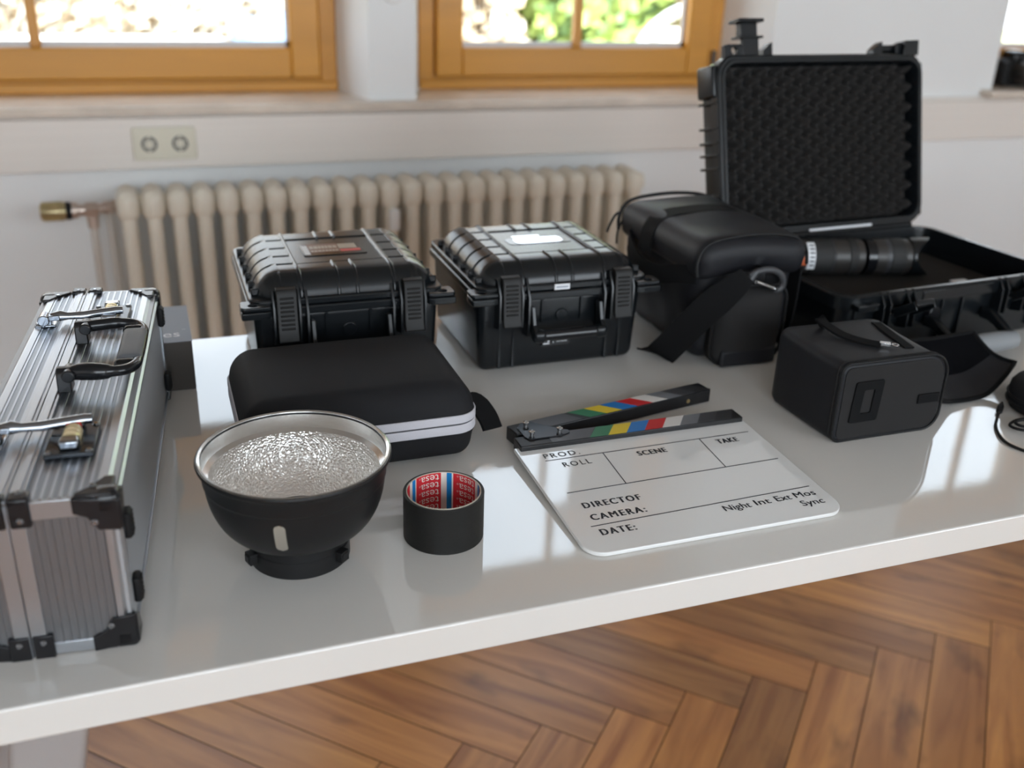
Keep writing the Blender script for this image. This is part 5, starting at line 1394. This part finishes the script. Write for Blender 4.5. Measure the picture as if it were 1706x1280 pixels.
M['brown_strap'] = mat('brown_leather_strap', (0.22, 0.09, 0.06), 0.6)
sill_camera('black camera on the right window sill, partly behind the white wall corner', (2.768, 2.735, SZ + 0.0005), 0, False)
sill_camera('black camera with a brown strap on the right window sill, at the picture edge', (2.945, 2.715, SZ + 0.0005), -14, True)

# ================================================================== OUTDOORS
GZ = -0.35
struct(obj('ground_outside', MB().box((-14, 3.02, GZ - 0.2), (22, 30, GZ)), 'ground'))
def hedge(name, label, cat, lo, hi, leafs, n, size, seed, group=None):
    rnd = random.Random(seed); r = thing(name, label, cat, ((lo[0] + hi[0]) / 2, (lo[1] + hi[1]) / 2, GZ), group=group)
    mb = MB()
    for _ in range(n):
        p = Vector([rnd.uniform(lo[k], hi[k]) for k in range(3)])
        if rnd.random() < 0.7: p.y = lo[1] + abs(rnd.gauss(0, 0.18)) * (hi[1] - lo[1]) + 0.12 * math.sin(p.x * 3.1) + 0.1 * math.sin(p.z * 5 + p.x)
        s = size * rnd.uniform(0.6, 1.5)
        a = Vector((rnd.gauss(0, 0.45), rnd.gauss(-0.8, 0.45), rnd.gauss(0.55, 0.45))).normalized(); b = a.orthogonal().normalized(); c = a.cross(b)
        q = [p + b * s, p + c * s * 0.6, p - b * s, p - c * s * 0.6]
        mb.add(q, [(0, 1, 2, 3)], rnd.choice(range(len(leafs))))
    obj('foliage', mb, leafs, r, world=True, smooth=0)
    def lump(p, n): return p + n * (0.10 * math.sin(p.x * 7 + p.z * 5) + 0.08 * math.sin(p.z * 11 - p.x * 4))
    obj('gap_fill_core', MB().rbox((lo[0] + .12, lo[1] + 0.42, GZ), (hi[0] - .12, hi[1] - .1, hi[2] - .15), 0.2, (30, 4, 16), 3, fn=lump), leafs[0], r, world=True, smooth=60)
    tw = MB()
    for _ in range(26):
        x = rnd.uniform(lo[0], hi[0]); y = rnd.uniform(lo[1] + 0.1, hi[1]); 
        tw.tube([(x, y, GZ), (x + rnd.uniform(-.2, .2), y + rnd.uniform(-.1, .1), (GZ + hi[2]) / 2), (x + rnd.uniform(-.4, .4), y + rnd.uniform(-.1, .1), hi[2] - 0.2)], [0.035, 0.025, 0.012], 6)
    obj('stems', tw, 'twig', r, world=True)
    return r
hedge('hedge', 'dry beige hedge seen through the left half of the middle window', 'hedge', (1.75, 8.2, GZ), (3.06, 9.6, 2.6), ['dry_leaf', 'dry_pale', 'dry_leaf'], 7000, 0.06, 5)
hedge('hedge', 'fresh green hedge seen through the right half of the middle window', 'hedge', (3.24, 8.4, GZ), (8.2, 9.8, 2.4), ['green_leaf', 'green_leaf', 'dark_leaf'], 8000, 0.09, 6)
hedge('hedge', 'pale dry hedge seen through the left window', 'hedge', (-4.2, 8.4, GZ), (1.5, 9.8, 2.4), ['dry_pale', 'dry_pale', 'dry_pale', 'dry_leaf'], 20000, 0.055, 8)
tag(obj('garden_wall', MB().box((-3.2, 7.2, GZ), (0.55, 7.38, 0.66)), 'pale_wall', bevel=0.02), 'low pale garden wall outside in front of the pale dry hedge', 'wall')
def blue_cover():
    mb = MB().rbox((0.60, 6.9, GZ), (1.42, 7.5, 0.80), 0.12, (8, 6, 8), 4, fn=lambda p, n: p + n * 0.03 * math.sin(p.x * 19 + p.z * 11) * (1 if p.z > GZ + 0.1 else 0))
    tag(obj('covered_stack', mb, 'blue_sheet', smooth=60), 'pale blue covered stack outside the left window beside the low wall', 'stack')
blue_cover()
def arch():
    P = [(3.42 + 0.46 * math.cos(a), 6.0, 0.50 + 0.46 * math.sin(a)) for a in [PI * i / 24 for i in range(25)]]
    P = [(3.88, 6.0, GZ)] + P + [(2.96, 6.0, GZ)]
    tag(obj('garden_hoop', MB().tube(P, 0.036, 14), 'white_plastic', smooth=60), 'white tube hoop standing outside in front of the green hedge', 'hoop')
arch()
tag(obj('garden_wall', MB().box((3.98, 7.6, GZ), (4.7, 7.8, 0.70)), 'dry_pale', bevel=0.02), 'low sandy wall outside in front of the green hedge, behind the white hoop', 'wall')
